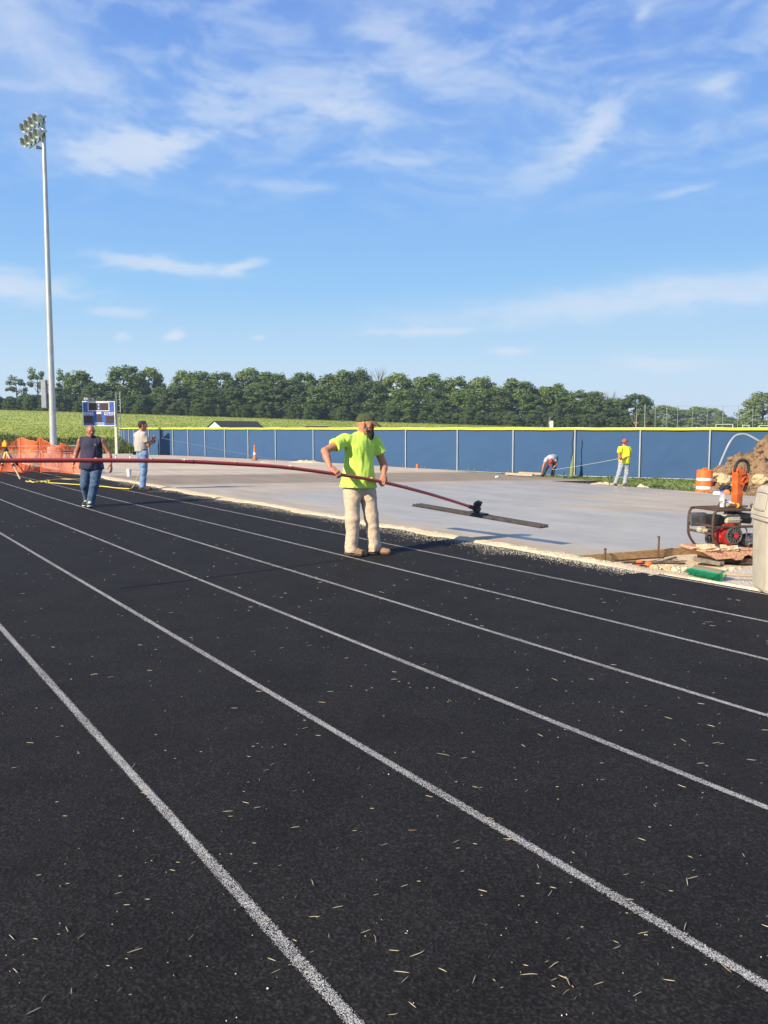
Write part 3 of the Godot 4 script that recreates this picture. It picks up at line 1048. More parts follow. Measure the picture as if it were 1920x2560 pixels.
func build_trees():
	var deep := [Color(0.052, 0.096, 0.022), Color(0.078, 0.130, 0.027)]
	var mid := [Color(0.078, 0.132, 0.028), Color(0.112, 0.176, 0.034)]
	var pale := [Color(0.120, 0.182, 0.040), Color(0.170, 0.240, 0.052)]
	var crowns := {
		"deep": [crown_mesh(101, 7600, false, deep), crown_mesh(102, 7600, false, deep), crown_mesh(103, 7600, false, deep)],
		"mid": [crown_mesh(111, 7600, false, mid), crown_mesh(112, 7600, false, mid), crown_mesh(113, 7600, false, mid)],
		"pale": [crown_mesh(121, 6400, false, pale), crown_mesh(122, 6400, false, pale)],
		"airy": [crown_mesh(131, 1500, true, pale), crown_mesh(132, 1500, true, mid)],
	}
	var trunks := [trunk_mesh(201, false), trunk_mesh(202, true)]
	# px across, py of the top, width in pixels, kind, distance, what tells it apart
	var list := [
		[12, 1000, 74, "deep", 268, "low dark tree at the far left end of the woods"],
		[44, 938, 52, "airy", 272, "thin airy tree left of the floodlight pole"],
		[78, 985, 80, "deep", 262, "low dark bush-like tree just left of the floodlight pole"],
		[97, 917, 52, "airy", 275, "tall airy tree directly left of the floodlight pole top box"],
		[150, 968, 70, "deep", 264, "low dark tree directly right of the floodlight pole"],
		[165, 920, 44, "airy", 280, "slim airy tree behind the dark tree right of the floodlight pole"],
		[202, 927, 80, "mid", 270, "rounded tree rising above the scoreboard"],
		[246, 957, 72, "deep", 262, "low dark tree just right of the scoreboard top"],
		[312, 911, 100, "mid", 268, "tallest broad tree right of the scoreboard"],
		[352, 985, 90, "deep", 258, "dark low tree in front of the broad tree right of the scoreboard"],
		[374, 918, 78, "pale", 276, "light green tree sloping down to the gap in the woods"],
		[404, 965, 60, "mid", 266, "small tree at the left of the gap in the woods"],
		[440, 962, 74, "deep", 262, "low dark tree at the right of the gap in the woods"],
		[462, 926, 66, "pale", 274, "light green tree at the start of the main woods"],
		[498, 925, 84, "mid", 268, "rounded tree second in the main woods"],
		[520, 970, 90, "deep", 256, "dark front tree above the man in the grey shirt"],
		[552, 929, 92, "mid", 270, "broad tree left of the white shed"],
		[580, 968, 90, "deep", 257, "dark front tree left above the white shed"],
		[624, 920, 84, "pale", 274, "light topped tree above the white shed"],
		[640, 958, 88, "mid", 258, "front tree directly above the white shed roof"],
		[684, 926, 90, "mid", 268, "rounded tree right of the white shed"],
		[722, 945, 96, "deep", 259, "dark front tree right of the white shed"],
		[763, 930, 86, "mid", 270, "tree midway between the shed and the bearded man"],
		[800, 960, 84, "mid", 256, "lower front tree left of the bearded man"],
		[843, 926, 96, "mid", 270, "broad tree just left of the bearded man's cap"],
		[870, 962, 86, "deep", 257, "dark front tree left of the bearded man's cap"],
		[893, 922, 80, "deep", 272, "dark pointed tree above the bearded man's cap"],
		[930, 950, 86, "deep", 258, "dark front tree above the bearded man's shoulder"],
		[990, 932, 92, "pale", 272, "light green tree right of the bare twiggy crown"],
		[1010, 968, 84, "mid", 256, "lower front tree right of the bearded man"],
		[1070, 934, 96, "mid", 270, "broad tree two right of the bearded man"],
		[1085, 975, 80, "deep", 256, "dark low front tree right of the bearded man"],
		[1136, 938, 84, "mid", 268, "rounded tree above the orange stake"],
		[1160, 972, 84, "mid", 257, "front tree above the middle of the blue fence"],
		[1204, 942, 88, "pale", 272, "light topped tree left of the pale twigs"],
		[1240, 968, 84, "deep", 258, "dark front tree left of the bending man"],
		[1293, 946, 92, "mid", 268, "tallest tree above the bending man"],
		[1322, 985, 80, "deep", 258, "dark low tree above the bending man"],
		[1345, 964, 74, "mid", 272, "tree right above the bending man"],
		[1382, 959, 82, "mid", 268, "rounded tree between the two men at the fence"],
		[1410, 992, 84, "deep", 258, "dark low tree between the two men at the fence"],
		[1436, 973, 78, "mid", 268, "tree left of the man in yellow"],
		[1477, 977, 76, "deep", 266, "dark tree left above the man in yellow"],
		[1508, 1000, 66, "deep", 262, "low dark tree above the man in yellow"],
		[1536, 992, 60, "mid", 270, "narrow tree before the last dark tree of the woods"],
		[1588, 983, 84, "deep", 262, "last big dark tree at the right end of the woods"],
		[1662, 1013, 84, "pale", 420, "hazy round tree behind the left posts of the tall net"],
		[1702, 1022, 60, "mid", 430, "hazy darker tree behind the tall net"],
		[1746, 1017, 82, "pale", 420, "hazy tree behind the middle posts of the tall net"],
		[1785, 1020, 56, "pale", 440, "hazy slim tree behind the tall net"],
		[1818, 1042, 66, "pale", 400, "low hazy bush behind the white goal"],
		[1862, 1045, 70, "mid", 430, "low hazy bush right of the white goal"],
		[1905, 980, 96, "pale", 330, "light green tree at the right edge of the photo"],
		[1985, 1000, 90, "mid", 340, "tree just past the right edge behind the tall net"],
	]
	for i in list.size():
		var t: Array = list[i]
		var d: float = t[4]
		var p := spot(t[0], 1060, d)
		p.y = terrain_y(p.x, -p.z) - 0.2
		var top := spot(t[0], t[1], d)
		var h := top.y - p.y
		var wide: float = t[2] / F * d / 0.56
		var names := {"deep": "dark_leafy_tree", "mid": "leafy_tree", "pale": "light_leafy_tree", "airy": "airy_tree"}
		var words := {"deep": "", "mid": "green ", "pale": "", "airy": ""}
		var o := thing(names[t[3]], words[t[3]] + t[5], "tree", p, rng.randf() * TAU, "trees of the woods behind the meadow")
		var kinds: Array = crowns[t[3]]
		part(o, "crown", kinds[i % kinds.size()], M.leaf, Transform3D(Basis.from_scale(Vector3(wide, h, wide))))
		part(o, "trunk", trunks[1 if t[3] == "airy" else 0], M.bark, Transform3D(Basis.from_scale(Vector3(wide, h, wide))))
	var many := []
	for i in 150:
		var px := lerpf(-60, 1640, (i + rng.randf()) / 150.0)
		var p := spot(px, 1060, rng.randf_range(249, 258))
		if px > 418 and px < 432:
			continue
		p.y = terrain_y(p.x, -p.z) - 0.3
		many.append([Transform3D(Basis(Vector3.UP, rng.randf() * TAU).scaled(Vector3(6.5, rng.randf_range(3.0, 5.6), 6.5)), p)])
	scatter("undergrowth", crowns.deep[0], M.leaf, many, "dark undergrowth along the foot of the woods")
	for b in [[945, 922, 84, "pale leafless twiggy crown above the woods right of the bearded man"], [1258, 955, 60, "pale bare twigs left of the tallest tree above the bending man"], [1523, 981, 66, "grey bare twigs left of the last big dark tree"]]:
		var p := spot(b[0], 1060, 284)
		p.y = terrain_y(p.x, -p.z)
		var h := spot(b[0], b[1], 284).y - p.y
		var o := thing("bare_tree", b[3], "tree", p, rng.randf() * TAU, "leafless crowns in the woods")
		part(o, "twigs", bare_mesh(int(b[0]), 46), M.dead_wood, Transform3D(Basis.from_scale(Vector3(b[2] / F * 284 / 0.55, h, b[2] / F * 284 / 0.55))))

func build_far_things():
	# a dead snag with a cross board in front of the last dark tree
	var d := 235.0
	var p := spot(1590, 1068, d)
	p.y = terrain_y(p.x, -p.z)
	var o := thing("dead_tree", "broken dead trunk with side limb before the last dark tree", "tree", p)
	var up: float = spot(1590, 1014, d).y - p.y
	part(o, "trunk", tube([Vector3(0, -0.1, 0), Vector3(0.05, up * 0.45, 0), Vector3(0.15, up * 0.75, 0), Vector3(0, up, 0)], [0.22, 0.17, 0.10, 0.03], 8), M.dead_wood)
	part(o, "limb", tube([Vector3(-0.1, 1.0, 0.05), Vector3(-0.9, up * 0.40, 0), Vector3(-1.3, up * 0.52, 0), Vector3(-2.0, up * 0.72, 0)], [0.10, 0.08, 0.06, 0.02], 6), M.dead_wood)
	part(o, "limb", tube([Vector3(-0.4, 0.3, 0.05), Vector3(-1.0, up * 0.22, 0), Vector3(-1.8, up * 0.33, 0)], [0.08, 0.05, 0.02], 6), M.dead_wood)
	for c in [[1590, 1057, 224.0, 1.3, "pale wooden cross post in front of the dead trunk", M.pale_wood], [1615, 1056, 150.0, 0.62, "brown wooden cross post beside the first tall net post", M.stake_rust]]:
		var q := spot(c[0], c[1], c[2])
		var g := terrain_y(q.x, -q.z)
		o = thing("cross_post", c[4], "post", Vector3(q.x, g, q.z))
		part(o, "upright", box(0.14, q.y - g + 0.3, 0.14, 0.01), c[5], at(0, (q.y - g + 0.3) * 0.5 - 0.1, 0))
		part(o, "crossbar", box(c[3], 0.16, 0.08, 0.01), c[5], at(0, q.y - g, 0.11))
	# a small white hut on a stand with a leaning pole, at the foot of the woods
	p = spot(1378, 1066, 240)
	var g := terrain_y(p.x, -p.z)
	o = thing("small_hut", "tiny white hut with leaning poles at the foot of the woods", "hut", Vector3(p.x, g, p.z))
	var hy: float = spot(1378, 1052, 240).y - g
	part(o, "wall", box(0.95, hy, 0.9, 0.02), M.shed_white, at(0, hy * 0.5, 0))
	part(o, "roof", box(1.2, 0.12, 1.1, 0.02), M.dead_wood, xf(Vector3(0, hy + 0.05, 0), Vector3(0, 0, 0.1)))
	part(o, "pole", tube([Vector3(-1.0, 0, 0.2), Vector3(-0.45, hy + 0.9, 0)], 0.08, 6), M.dead_wood)
	part(o, "pole", tube([Vector3(-0.55, 0, 0.1), Vector3(-0.35, hy + 1.0, 0)], 0.07, 6), M.dead_wood)

	# the tall ball-stop net far right: posts, wires and netting
	var base := spot(1613, 1066, 140)
	o = thing("ball_stop_net", "tall grey ball stop net on slim posts, far right behind the fence", "net fence", Vector3(base.x, terrain_y(base.x, -base.z), base.z))
	var xs := [1613, 1639, 1667, 1695, 1732, 1769, 1808, 1846, 1883, 1922, 1962]
	var tops := []
	for i in xs.size():
		var q := spot(xs[i], 1015, 140) - o.position
		tops.append(q)
		part(o, "post", tube([Vector3(q.x, -0.5, q.z), q + Vector3(0, 0.25 if i == 0 else 0.05, 0)], 0.075 if i == 0 else 0.045, 8), M.net_post)
	for i in xs.size() - 1:
		for k in [1.0, 0.52, 0.10]:
			part(o, "wire", tube([tops[i] * Vector3(1, k, 1), tops[i + 1] * Vector3(1, k, 1)], 0.016, 5), M.net_post)
	# goals on the far field
	for gpx in [[1790, 1832, 1061, 170.0, "white football goal frame behind the tall net, left one"], [1857, 1873, 1063, 190.0, "narrow white goal frame right of the wider goal"], [1898, 1935, 1064, 180.0, "white goal frame at the right edge behind the tall net"]]:
		var a := spot(gpx[0], gpx[2], gpx[3])
		var b := spot(gpx[1], gpx[2], gpx[3])
		var gy := terrain_y(a.x, -a.z)
		o = thing("football_goal", gpx[4], "goal", Vector3(a.x, gy, a.z), 0.0, "goals on the far field")
		part(o, "goal_post", tube([Vector3.ZERO, Vector3(0, a.y - gy, 0)], 0.06, 6), M.white_paint)
		part(o, "goal_post", tube([Vector3(b.x - a.x, 0, b.z - a.z), Vector3(b.x - a.x, a.y - gy, b.z - a.z)], 0.06, 6), M.white_paint)
		part(o, "crossbar", tube([Vector3(-0.05, a.y - gy, 0), Vector3(b.x - a.x + 0.05, a.y - gy, b.z - a.z)], 0.06, 6), M.white_paint)

	# the shed whose roof shows above the fence
	var sp := spot(590, 1070, 88)
	var sg := terrain_y(sp.x, -sp.z)
	var ridge := spot(547, 1054, 86).y - sg
	var eave := spot(590, 1075, 88).y - sg
	o = thing("shed", "white shed with dark shingle roof showing above the yellow fence cap", "shed", Vector3(sp.x, sg, sp.z), 0.0)
	var hw := 1.25
	var len := 6.3
	var turn := Basis(Vector3.UP, -0.55)
	part(o, "wall", prism(PackedVector2Array([Vector2(-hw, 0), Vector2(hw, 0), Vector2(hw, eave), Vector2(0, ridge - 0.03), Vector2(-hw, eave)]), len), M.shed_white, Transform3D(turn, Vector3.ZERO))
	for s in [-1, 1]:
		var sl := Vector2(hw + 0.15, ridge - eave).length() + 0.02
		var ang := atan2(ridge - eave, hw)
		part(o, "roof", box(sl, 0.05, len + 0.25, 0.01), M.shingle, Transform3D(turn, Vector3.ZERO) * xf(Vector3(s * (hw + 0.1) * 0.5, (ridge + eave) * 0.5 + 0.02, 0), Vector3(0, 0, -s * ang)))
	var lp := spot(792, 1066, 84)
	var lg := terrain_y(lp.x, -lp.z)
	o = thing("low_roof", "low grey roof edge showing just above the fence left of the bearded man", "shed", Vector3(lp.x, lg, lp.z))
	part(o, "wall", box(2.1, lp.y - lg, 1.4, 0.01), M.dull_steel, at(0, (lp.y - lg) * 0.5, 0))
	part(o, "roof", box(2.5, 0.07, 1.8, 0.01), M.dead_wood, at(0, lp.y - lg + 0.03, 0))

# ------------------------------------------------------------------ fence
func fence_panel(a: Vector3, b: Vector3, y0: float, y1: float, sd: int) -> ArrayMesh:
	var f := FastNoiseLite.new()
	f.seed = sd
	f.frequency = 0.9
	var st := st_new()
	var along := (b - a)
	var len := along.length()
	var back := along.normalized().cross(Vector3.UP)
	if back.z > 0.0:
		back = -back
	var nx := 12
	var ny := 12
	for j in ny + 1:
		for i in nx + 1:
			var s := float(i) / nx
			var t := float(j) / ny
			var pin := sin(PI * s)
			var off: float = 0.045 + pin * (0.02 + 0.09 * f.get_noise_2d(s * 3.0, t * 1.2) + 0.03 * f.get_noise_2d(s * 2.0, t * 9.0)) * (0.4 + 0.6 * (1.0 - t))
			st.set_uv(Vector2(s * len, t * (y1 - y0)))
			st.add_vertex(a + along * s + back * off + Vector3(0, lerpf(y0 - 0.015 * f.get_noise_1d(s * 5.0), y1, t), 0))
	for j in ny:
		for i in nx:
			var k := j * (nx + 1) + i
			for q in [k, k + nx + 1, k + nx + 2, k, k + nx + 2, k + 1]:
				st.add_index(q)
	st.generate_normals()
	return st.commit()

func build_fence():
	var org: Vector3 = fence_posts[7]
	org.y = -0.64
	var o := thing("outfield_fence", "long blue windscreen fence with yellow cap and grey posts behind the slab", "fence", org)
	for i in fence_posts.size():
		var p: Vector3 = fence_posts[i] - org
		p.y = 0
		part(o, "fence_post", tube([p + Vector3(0, -0.15, 0), p + Vector3(0, 2.24, 0)], 0.040 if i < 12 else 0.036, 10), M.galvanised)
		if i + 1 < fence_posts.size():
			var q: Vector3 = fence_posts[i + 1] - org
			q.y = 0
			part(o, "windscreen", fence_panel(q, p, 0.0, 2.20, 300 + i), M.screen_blue)
			var pts := []
			for k in 7:
				var t := k / 6.0
				pts.append(p.lerp(q, t) + Vector3(0, 2.262 - 0.014 * sin(PI * t) + 0.005 * sin(i * 3.1 + k * 2.0), 0))
			part(o, "yellow_cap", tube(pts, 0.072, 10), M.cap_yellow)
			part(o, "bottom_rail", tube([p + Vector3(0, 0.03, 0), q + Vector3(0, 0.03, 0)], 0.016, 6), M.galvanised)
	# a loose dark strap and a hanging green cloth beside one post
	var s0 := spot(1432, 1080, 40.3)
	var s1 := spot(1427, 1192, 40.3)
	var pts := []
	for k in 15:
		var t := k / 14.0
		pts.append(s0.lerp(s1, t) + Vector3(0.03 * sin(t * 19.0), 0, 0.05))
	var st := thing("hanging_strap", "loose dark strap with green cloth hanging beside a fence post", "strap", Vector3(s1.x, s1.y, s1.z))
	for k in pts.size():
		pts[k] -= st.position
	part(st, "strap", tube(pts, 0.022, 6), M.belt_black)
	part(st, "cloth", tube([Vector3(0.02, 0.02, 0.05), Vector3(0.03, 0.35, 0.06), Vector3(0.05, 0.75, 0.06), Vector3(0.06, 1.0, 0.06)], [0.08, 0.10, 0.05, 0.02], 8), mat("cloth_green", lin(0.20, 0.24, 0.08), 0.9))

	# foul pole at the left end
	var fp := spot(294, 1138, 63)
	var top: float = spot(294, 979, 63).y
	var g := terrain_y(fp.x, -fp.z)
	o = thing("foul_pole", "tall pale yellow foul pole at the left end of the fence", "pole", Vector3(fp.x, g, fp.z))
	part(o, "shaft", tube([Vector3(0, -0.1, 0), Vector3(0, top - g, 0)], 0.062, 12), M.post_cream)
	part(o, "wing_rail", tube([Vector3(0.30, 2.2, 0), Vector3(0.30, top - g - 0.03, 0)], 0.022, 8), M.post_cream)
	for k in 6:
		part(o, "wing_rung", tube([Vector3(0, 2.3 + k * 0.42, 0), Vector3(0.30, 2.3 + k * 0.42, 0)], 0.012, 6), M.post_cream)

func build_light_pole():
	var d := 60.0
	var foot := spot(134, 1125, d)
	var g := terrain_y(foot.x, -foot.z)
	var o := thing("floodlight_pole", "tall grey floodlight pole with eight lamps at the left", "light pole", Vector3(foot.x, g, foot.z))
	var top: float = spot(111, 305, d).y - g
	var pts := []
	var rad := []
	for k in 13:
		var t := k / 12.0
		pts.append(Vector3(0.12 * t, top * t - 0.02, 0))
		rad.append(lerpf(0.245, 0.125, t))
	part(o, "shaft", tube(pts, rad, 20), M.galvanised)
	part(o, "concrete_base", lathe([Vector2(0, -0.2), Vector2(0.42, -0.2), Vector2(0.42, 0.55), Vector2(0.38, 0.6), Vector2(0.0, 0.6)], 20), M.pad_concrete)
	for h in [0.33, 0.66]:
		part(o, "shaft_joint", tube([Vector3(0.12 * h, top * h, 0), Vector3(0.12 * h, top * h + 0.16, 0)], lerpf(0.245, 0.125, h) + 0.012, 20), M.galvanised)
	var by: float = spot(119, 985, d).y - g
	var b := part(o, "control_box", box(0.36, 1.95, 0.34, 0.02), M.box_grey, at(-0.44, by, 0.10))
	part(b, "box_door", box(0.30, 1.82, 0.02, 0.005), M.box_grey, at(0, 0, 0.18))
	part(b, "bracket", box(0.12, 0.10, 0.12, 0.01), M.galvanised, at(0.23, 0.6, -0.06))
	# two cross arms running away to the left, four lamps on each
	var arm := Vector3(-0.66, 0, -0.75)
	var aim := Vector3(-0.62, -0.42, 0.66).normalized()
	var lamp_basis := Basis.looking_at(aim, Vector3.UP)
	var housing := join([[lathe([Vector2(0, 0.05), Vector2(0.10, 0.05), Vector2(0.16, 0.11), Vector2(0.25, 0.28), Vector2(0.265, 0.34), Vector2(0.25, 0.345)], 18), xf(Vector3.ZERO, Vector3(-PI / 2, 0, 0))],
		[lathe([Vector2(0, -0.17), Vector2(0.09, -0.16), Vector2(0.10, 0.06), Vector2(0, 0.06)], 14), xf(Vector3.ZERO, Vector3(-PI / 2, 0, 0))]])
	var visor := tube([Vector3(0, 0, -0.33), Vector3(0, 0, -0.5)], [0.262, 0.27], 18, false)
	var lens := lathe([Vector2(0, 0.385), Vector2(0.12, 0.375), Vector2(0.22, 0.345), Vector2(0.25, 0.33)], 18)
	for row in 2:
		var y := top - 0.10 + (0.0 if row == 0 else -0.95)
		var a := Vector3(0.12, y, 0) - arm * 0.35
		part(o, "cross_arm", tube([a, a + arm * 3.1], 0.055, 8), M.galvanised)
		for k in 4:
			var at_ := Vector3(0.12, y + 0.42, 0) + arm * (-0.12 + 0.82 * k)
			part(o, "lamp_bracket", box(0.06, 0.30, 0.30, 0.01), M.dull_steel, Transform3D(Basis(Vector3.UP, 0.6), at_ - Vector3(0, 0.28, 0)))
			var l := part(o, "floodlamp", housing, M.lamp_housing, Transform3D(lamp_basis, at_ + aim * 0.05) * Transform3D(Basis.from_scale(Vector3.ONE * 1.22), Vector3.ZERO))
			part(l, "visor", visor, M.lamp_housing)
			part(l, "lens", lens, M.lamp_lens, xf(Vector3(0, 0, 0), Vector3(-PI / 2, 0, 0)))
	part(o, "siren", lathe([Vector2(0, 0), Vector2(0.05, 0), Vector2(0.13, 0.22), Vector2(0, 0.22)], 10), M.dull_steel, xf(Vector3(0.06, top - 1.75, 0.05), Vector3(0, 0, 1.3)) * Transform3D(Basis.from_scale(Vector3(1.0, 1.9, 1.0)), Vector3.ZERO))

func lettering(s: String, cap: float) -> Mesh:
	var t := TextMesh.new()
	var f := SystemFont.new()
	f.font_names = PackedStringArray(["Droid Serif"])
	f.font_weight = 700
	t.font = f
	t.text = s
	t.font_size = 64
	t.pixel_size = cap / (0.72 * 64.0)
	t.depth = 0.012
	return t

func build_scoreboard():
	var d := 62.0
	var lo := spot(209, 1065, d)
	var hi := spot(288, 1003, d)
	var w := hi.x - lo.x
	var h := hi.y - lo.y
	var foot := Vector3((lo.x + hi.x) * 0.5, 0, lo.z)
	foot.y = terrain_y(foot.x, -foot.z)
	var o := thing("scoreboard", "blue scoreboard reading HOME GUEST PERIOD on two cream posts", "scoreboard", foot)
	var cy := (lo.y + hi.y) * 0.5 - foot.y
	var b := part(o, "board", box(w - 0.03, h - 0.03, 0.22, 0.005), M.board_blue, at(0, cy, 0))
	var X := func(x: float) -> float: return ((x - 490.0) / 1000.0 - 0.5) * w
	var Y := func(y: float) -> float: return (0.5 - (y - 300.0) / 785.0) * h
	var frame := func(x0: float, y0: float, x1: float, y1: float, t: float, z: float) -> ArrayMesh:
		var a := Vector2(X.call(x0), Y.call(y1))
		var c := Vector2(X.call(x1), Y.call(y0))
		return join([[box(c.x - a.x, t, 0.02), at((a.x + c.x) * 0.5, a.y + t * 0.5, z)], [box(c.x - a.x, t, 0.02), at((a.x + c.x) * 0.5, c.y - t * 0.5, z)], [box(t, c.y - a.y - 2 * t, 0.02), at(a.x + t * 0.5, (a.y + c.y) * 0.5, z)], [box(t, c.y - a.y - 2 * t, 0.02), at(c.x - t * 0.5, (a.y + c.y) * 0.5, z)]])
	part(b, "border", frame.call(490, 300, 1490, 1085, 0.05, 0.112), M.white_paint)
	part(b, "clock_border", frame.call(655, 335, 1318, 615, 0.048, 0.112), M.white_paint)
	for r in [[685, 358, 950, 588], [1035, 358, 1290, 588], [535, 770, 800, 992], [1203, 770, 1465, 995], [932, 712, 1066, 955]]:
		part(b, "display_panel", box(X.call(r[2]) - X.call(r[0]), Y.call(r[1]) - Y.call(r[3]), 0.016, 0.003), M.led_brown, at((X.call(r[0]) + X.call(r[2])) * 0.5, (Y.call(r[1]) + Y.call(r[3])) * 0.5, 0.113))
	for y in [420, 523]:
		part(b, "clock_dot", lathe([Vector2(0, 0), Vector2(0.045, 0), Vector2(0.045, 0.012), Vector2(0, 0.012)], 10), M.white_paint, xf(Vector3(X.call(988), Y.call(y), 0.110), Vector3(PI / 2, 0, 0)))
	part(b, "plaque", box(X.call(1065) - X.call(920), Y.call(640) - Y.call(705), 0.014), M.white_paint, at(X.call(992), Y.call(672), 0.114))
	for t in [["HOME", 664, 697, 0.225, 0.80], ["GUEST", 1322, 697, 0.225, 0.76], ["PERIOD", 1003, 1022, 0.205, 0.62]]:
		part(b, "lettering", lettering(t[0], t[3]), M.white_paint, Transform3D(Basis.from_scale(Vector3(t[4], 1, 1)), Vector3(X.call(t[1]), Y.call(t[2]), 0.117)))
	for x in [625.0, 1485.0]:
		part(o, "post", box(0.17, cy - h * 0.5 + 0.3, 0.17, 0.01), M.post_cream, at(X.call(x), (cy - h * 0.5 + 0.3) * 0.5 - 0.15, -0.02))
	for r in [[540, 620], [650, 815]]:
		part(o, "horn_box", box((r[1] - r[0]) / 1000.0 * w, 0.17, 0.16, 0.01), M.white_paint, at((X.call(r[0]) + X.call(r[1])) * 0.5, cy + h * 0.5 + 0.15, 0))
		part(o, "horn_face", box((r[1] - r[0]) / 1000.0 * w - 0.07, 0.10, 0.012), M.dull_steel, at((X.call(r[0]) + X.call(r[1])) * 0.5, cy + h * 0.5 + 0.15, 0.084))
		part(o, "horn_stand", box(0.05, 0.1, 0.05), M.dull_steel, at((X.call(r[0]) + X.call(r[1])) * 0.5, cy + h * 0.5 + 0.03, 0))

func bench(label: String, p: Vector3, turn: float, len: float, rows: int):
	var o := thing("aluminium_bench", label, "bench", p, turn, "aluminium benches beside the track")
	for r in rows:
		var y := 0.42 + 0.38 * r
		var z := -0.6 * r
		part(o, "seat_plank", box(len, 0.045, 0.27, 0.006), M.aluminium, at(0, y, z))
		if r > 0:
			part(o, "foot_plank", box(len, 0.04, 0.25, 0.006), M.aluminium, at(0, y - 0.24, z + 0.32))
		for x in [-0.42, 0.0, 0.42]:
			part(o, "leg", tube([Vector3(len * x, 0, z + 0.18), Vector3(len * x, y - 0.02, z)], 0.022, 6), M.aluminium)
			part(o, "leg", tube([Vector3(len * x, 0, z - 0.18), Vector3(len * x, y - 0.02, z)], 0.022, 6), M.aluminium)

func build_left_things():
	# benches behind the orange netting
	var p := spot(108, 1142, 47)
	p.y = terrain_y(p.x, -p.z)
	bench("two row aluminium bench behind the orange netting, left of the pole", p, 0.55, 4.2, 2)
	p = spot(290, 1140, 50)
	p.y = terrain_y(p.x, -p.z)
	bench("single aluminium bench in front of the scoreboard's right post", p, 0.15, 1.9, 1)

	# orange safety netting, slack between stakes
	var d := 32.0
	var top := [[-70, 1112], [-30, 1101], [0, 1104], [24, 1108], [44, 1096], [57, 1094], [75, 1101], [91, 1104], [98, 1091], [106, 1098], [126, 1109], [147, 1117], [150, 1107], [160, 1113], [169, 1108], [176, 1121], [207, 1124], [222, 1126]]
	var bot := [[-70, 1183], [0, 1178], [60, 1181], [100, 1179], [150, 1180], [205, 1186], [222, 1190]]
	var org := onground(100, 1180)
	org.y = 0
	var o := thing("orange_safety_net", "crumpled orange safety netting sagging across the far track", "netting", org)
	var f := FastNoiseLite.new()
	f.seed = 91
	f.frequency = 1.0
	f.fractal_octaves = 3
	var look := func(list: Array, x: float) -> float:
		for i in list.size() - 1:
			if x <= list[i + 1][0]:
				return lerpf(list[i][1], list[i + 1][1], clampf((x - list[i][0]) / (list[i + 1][0] - list[i][0]), 0, 1))
		return list[-1][1]
	var cols := 210
	var rows := 34
	var grid := []
	for i in cols + 1:
		var px := lerpf(-70, 222, float(i) / cols)
		var b: Vector3 = onground(px, look.call(bot, px))
		var dep := d + 1.0 * sin(px * 0.03) 
		var t: Vector3 = spot(px, look.call(top, px), dep)
		b.y = 0.012
		var colm := []
		for j in rows + 1:
			var s := float(j) / rows
			var q := b.lerp(Vector3(t.x, t.y, t.z), s)
			var slack: float = sin(PI * s) * (0.16 * f.get_noise_2d(px * 0.03, s * 1.0) - 0.10)
			q += Vector3(0.012 * f.get_noise_2d(px * 0.08, s * 3.0), 0.03 * f.get_noise_2d(px * 0.05, s * 2.0) * s, slack - 0.5 * (1.0 - s) * (1.0 - s) * 0.0)
			q.y = maxf(q.y, 0.01)
			colm.append(q - org)
		grid.append(colm)
	var st := st_new()
	var hw := 0.0055
	for i in cols:
		for j in rows + 1:
			var a: Vector3 = grid[i][j]
			var b: Vector3 = grid[i + 1][j]
			var v := Vector3(0, hw if j > 0 and j < rows else hw * 1.6, 0)
			quad(st, a - v, a + v, b + v, b - v)
	for i in range(0, cols + 1):
		for j in rows:
			var a: Vector3 = grid[i][j]
			var b: Vector3 = grid[i][j + 1]
			var v := Vector3(0.0045, 0, 0)
			quad(st, a - v, b - v, b + v, a + v)
	part(o, "mesh_strands", done(st), M.net_orange)
	for sx in [-30, 50, 99, 152, 207]:
		var foot: Vector3 = onground(sx, look.call(bot, sx))
		var tp: Vector3 = spot(sx, look.call(top, sx) - 1, d)
		part(o, "stake", tube([Vector3(tp.x, -0.1, tp.z) - org, tp - org], 0.018, 6), M.orange_plastic)

	# laser level on a tripod
	var foot := onground(24, 1193)
	o = thing("laser_level", "yellow laser level on an orange and wooden tripod at the left edge", "laser level", foot)
	var head := spot(15, 1123, -foot.z) - foot
	part(o, "tripod_head", lathe([Vector2(0, 0), Vector2(0.08, 0), Vector2(0.085, 0.05), Vector2(0.05, 0.09), Vector2(0.05, 0.14), Vector2(0, 0.14)], 16), M.engine_black, Transform3D(Basis(), head - Vector3(0, 0.08, 0)))
	var body := part(o, "level_body", box(0.17, 0.15, 0.15, 0.02), M.level_yellow, Transform3D(Basis(), head + Vector3(-0.02, 0.15, 0)))
	part(body, "beacon", lathe([Vector2(0, 0), Vector2(0.05, 0), Vector2(0.05, 0.05), Vector2(0.03, 0.08), Vector2(0, 0.08)], 14), M.level_yellow, at(0, 0.07, 0))
	part(body, "handle", tube([Vector3(0.085, -0.02, 0), Vector3(0.14, 0.0, 0), Vector3(0.14, 0.07, 0), Vector3(0.08, 0.085, 0)], 0.014, 6), M.engine_black)
	var feet := [onground(51, 1198.5) - foot, onground(-4, 1194) - foot, onground(63, 1184) - foot]
	for k in 3:
		var upper: Vector3 = head - Vector3(0, 0.06, 0) + (feet[k] - head) * 0.03
		var lower: Vector3 = feet[k]
		var elbow: Vector3 = upper.lerp(lower, 0.52)
		var leg := part(o, "tripod_leg", tube([elbow.lerp(upper, 0.15), lower + Vector3(0, 0.0, 0)], 0.030 if k != 2 else 0.02, 6), M.pale_wood if k == 0 else M.orange_plastic)
		part(leg, "leg_sleeve", tube([upper, elbow], 0.042 if k != 2 else 0.03, 6), M.level_yellow if k == 1 else M.pale_wood)
		part(leg, "leg_clamp", tube([elbow.lerp(upper, 0.08), elbow.lerp(lower, 0.06)], 0.052, 8), M.engine_black)

	# yellow cord lying on the track
	var path := []
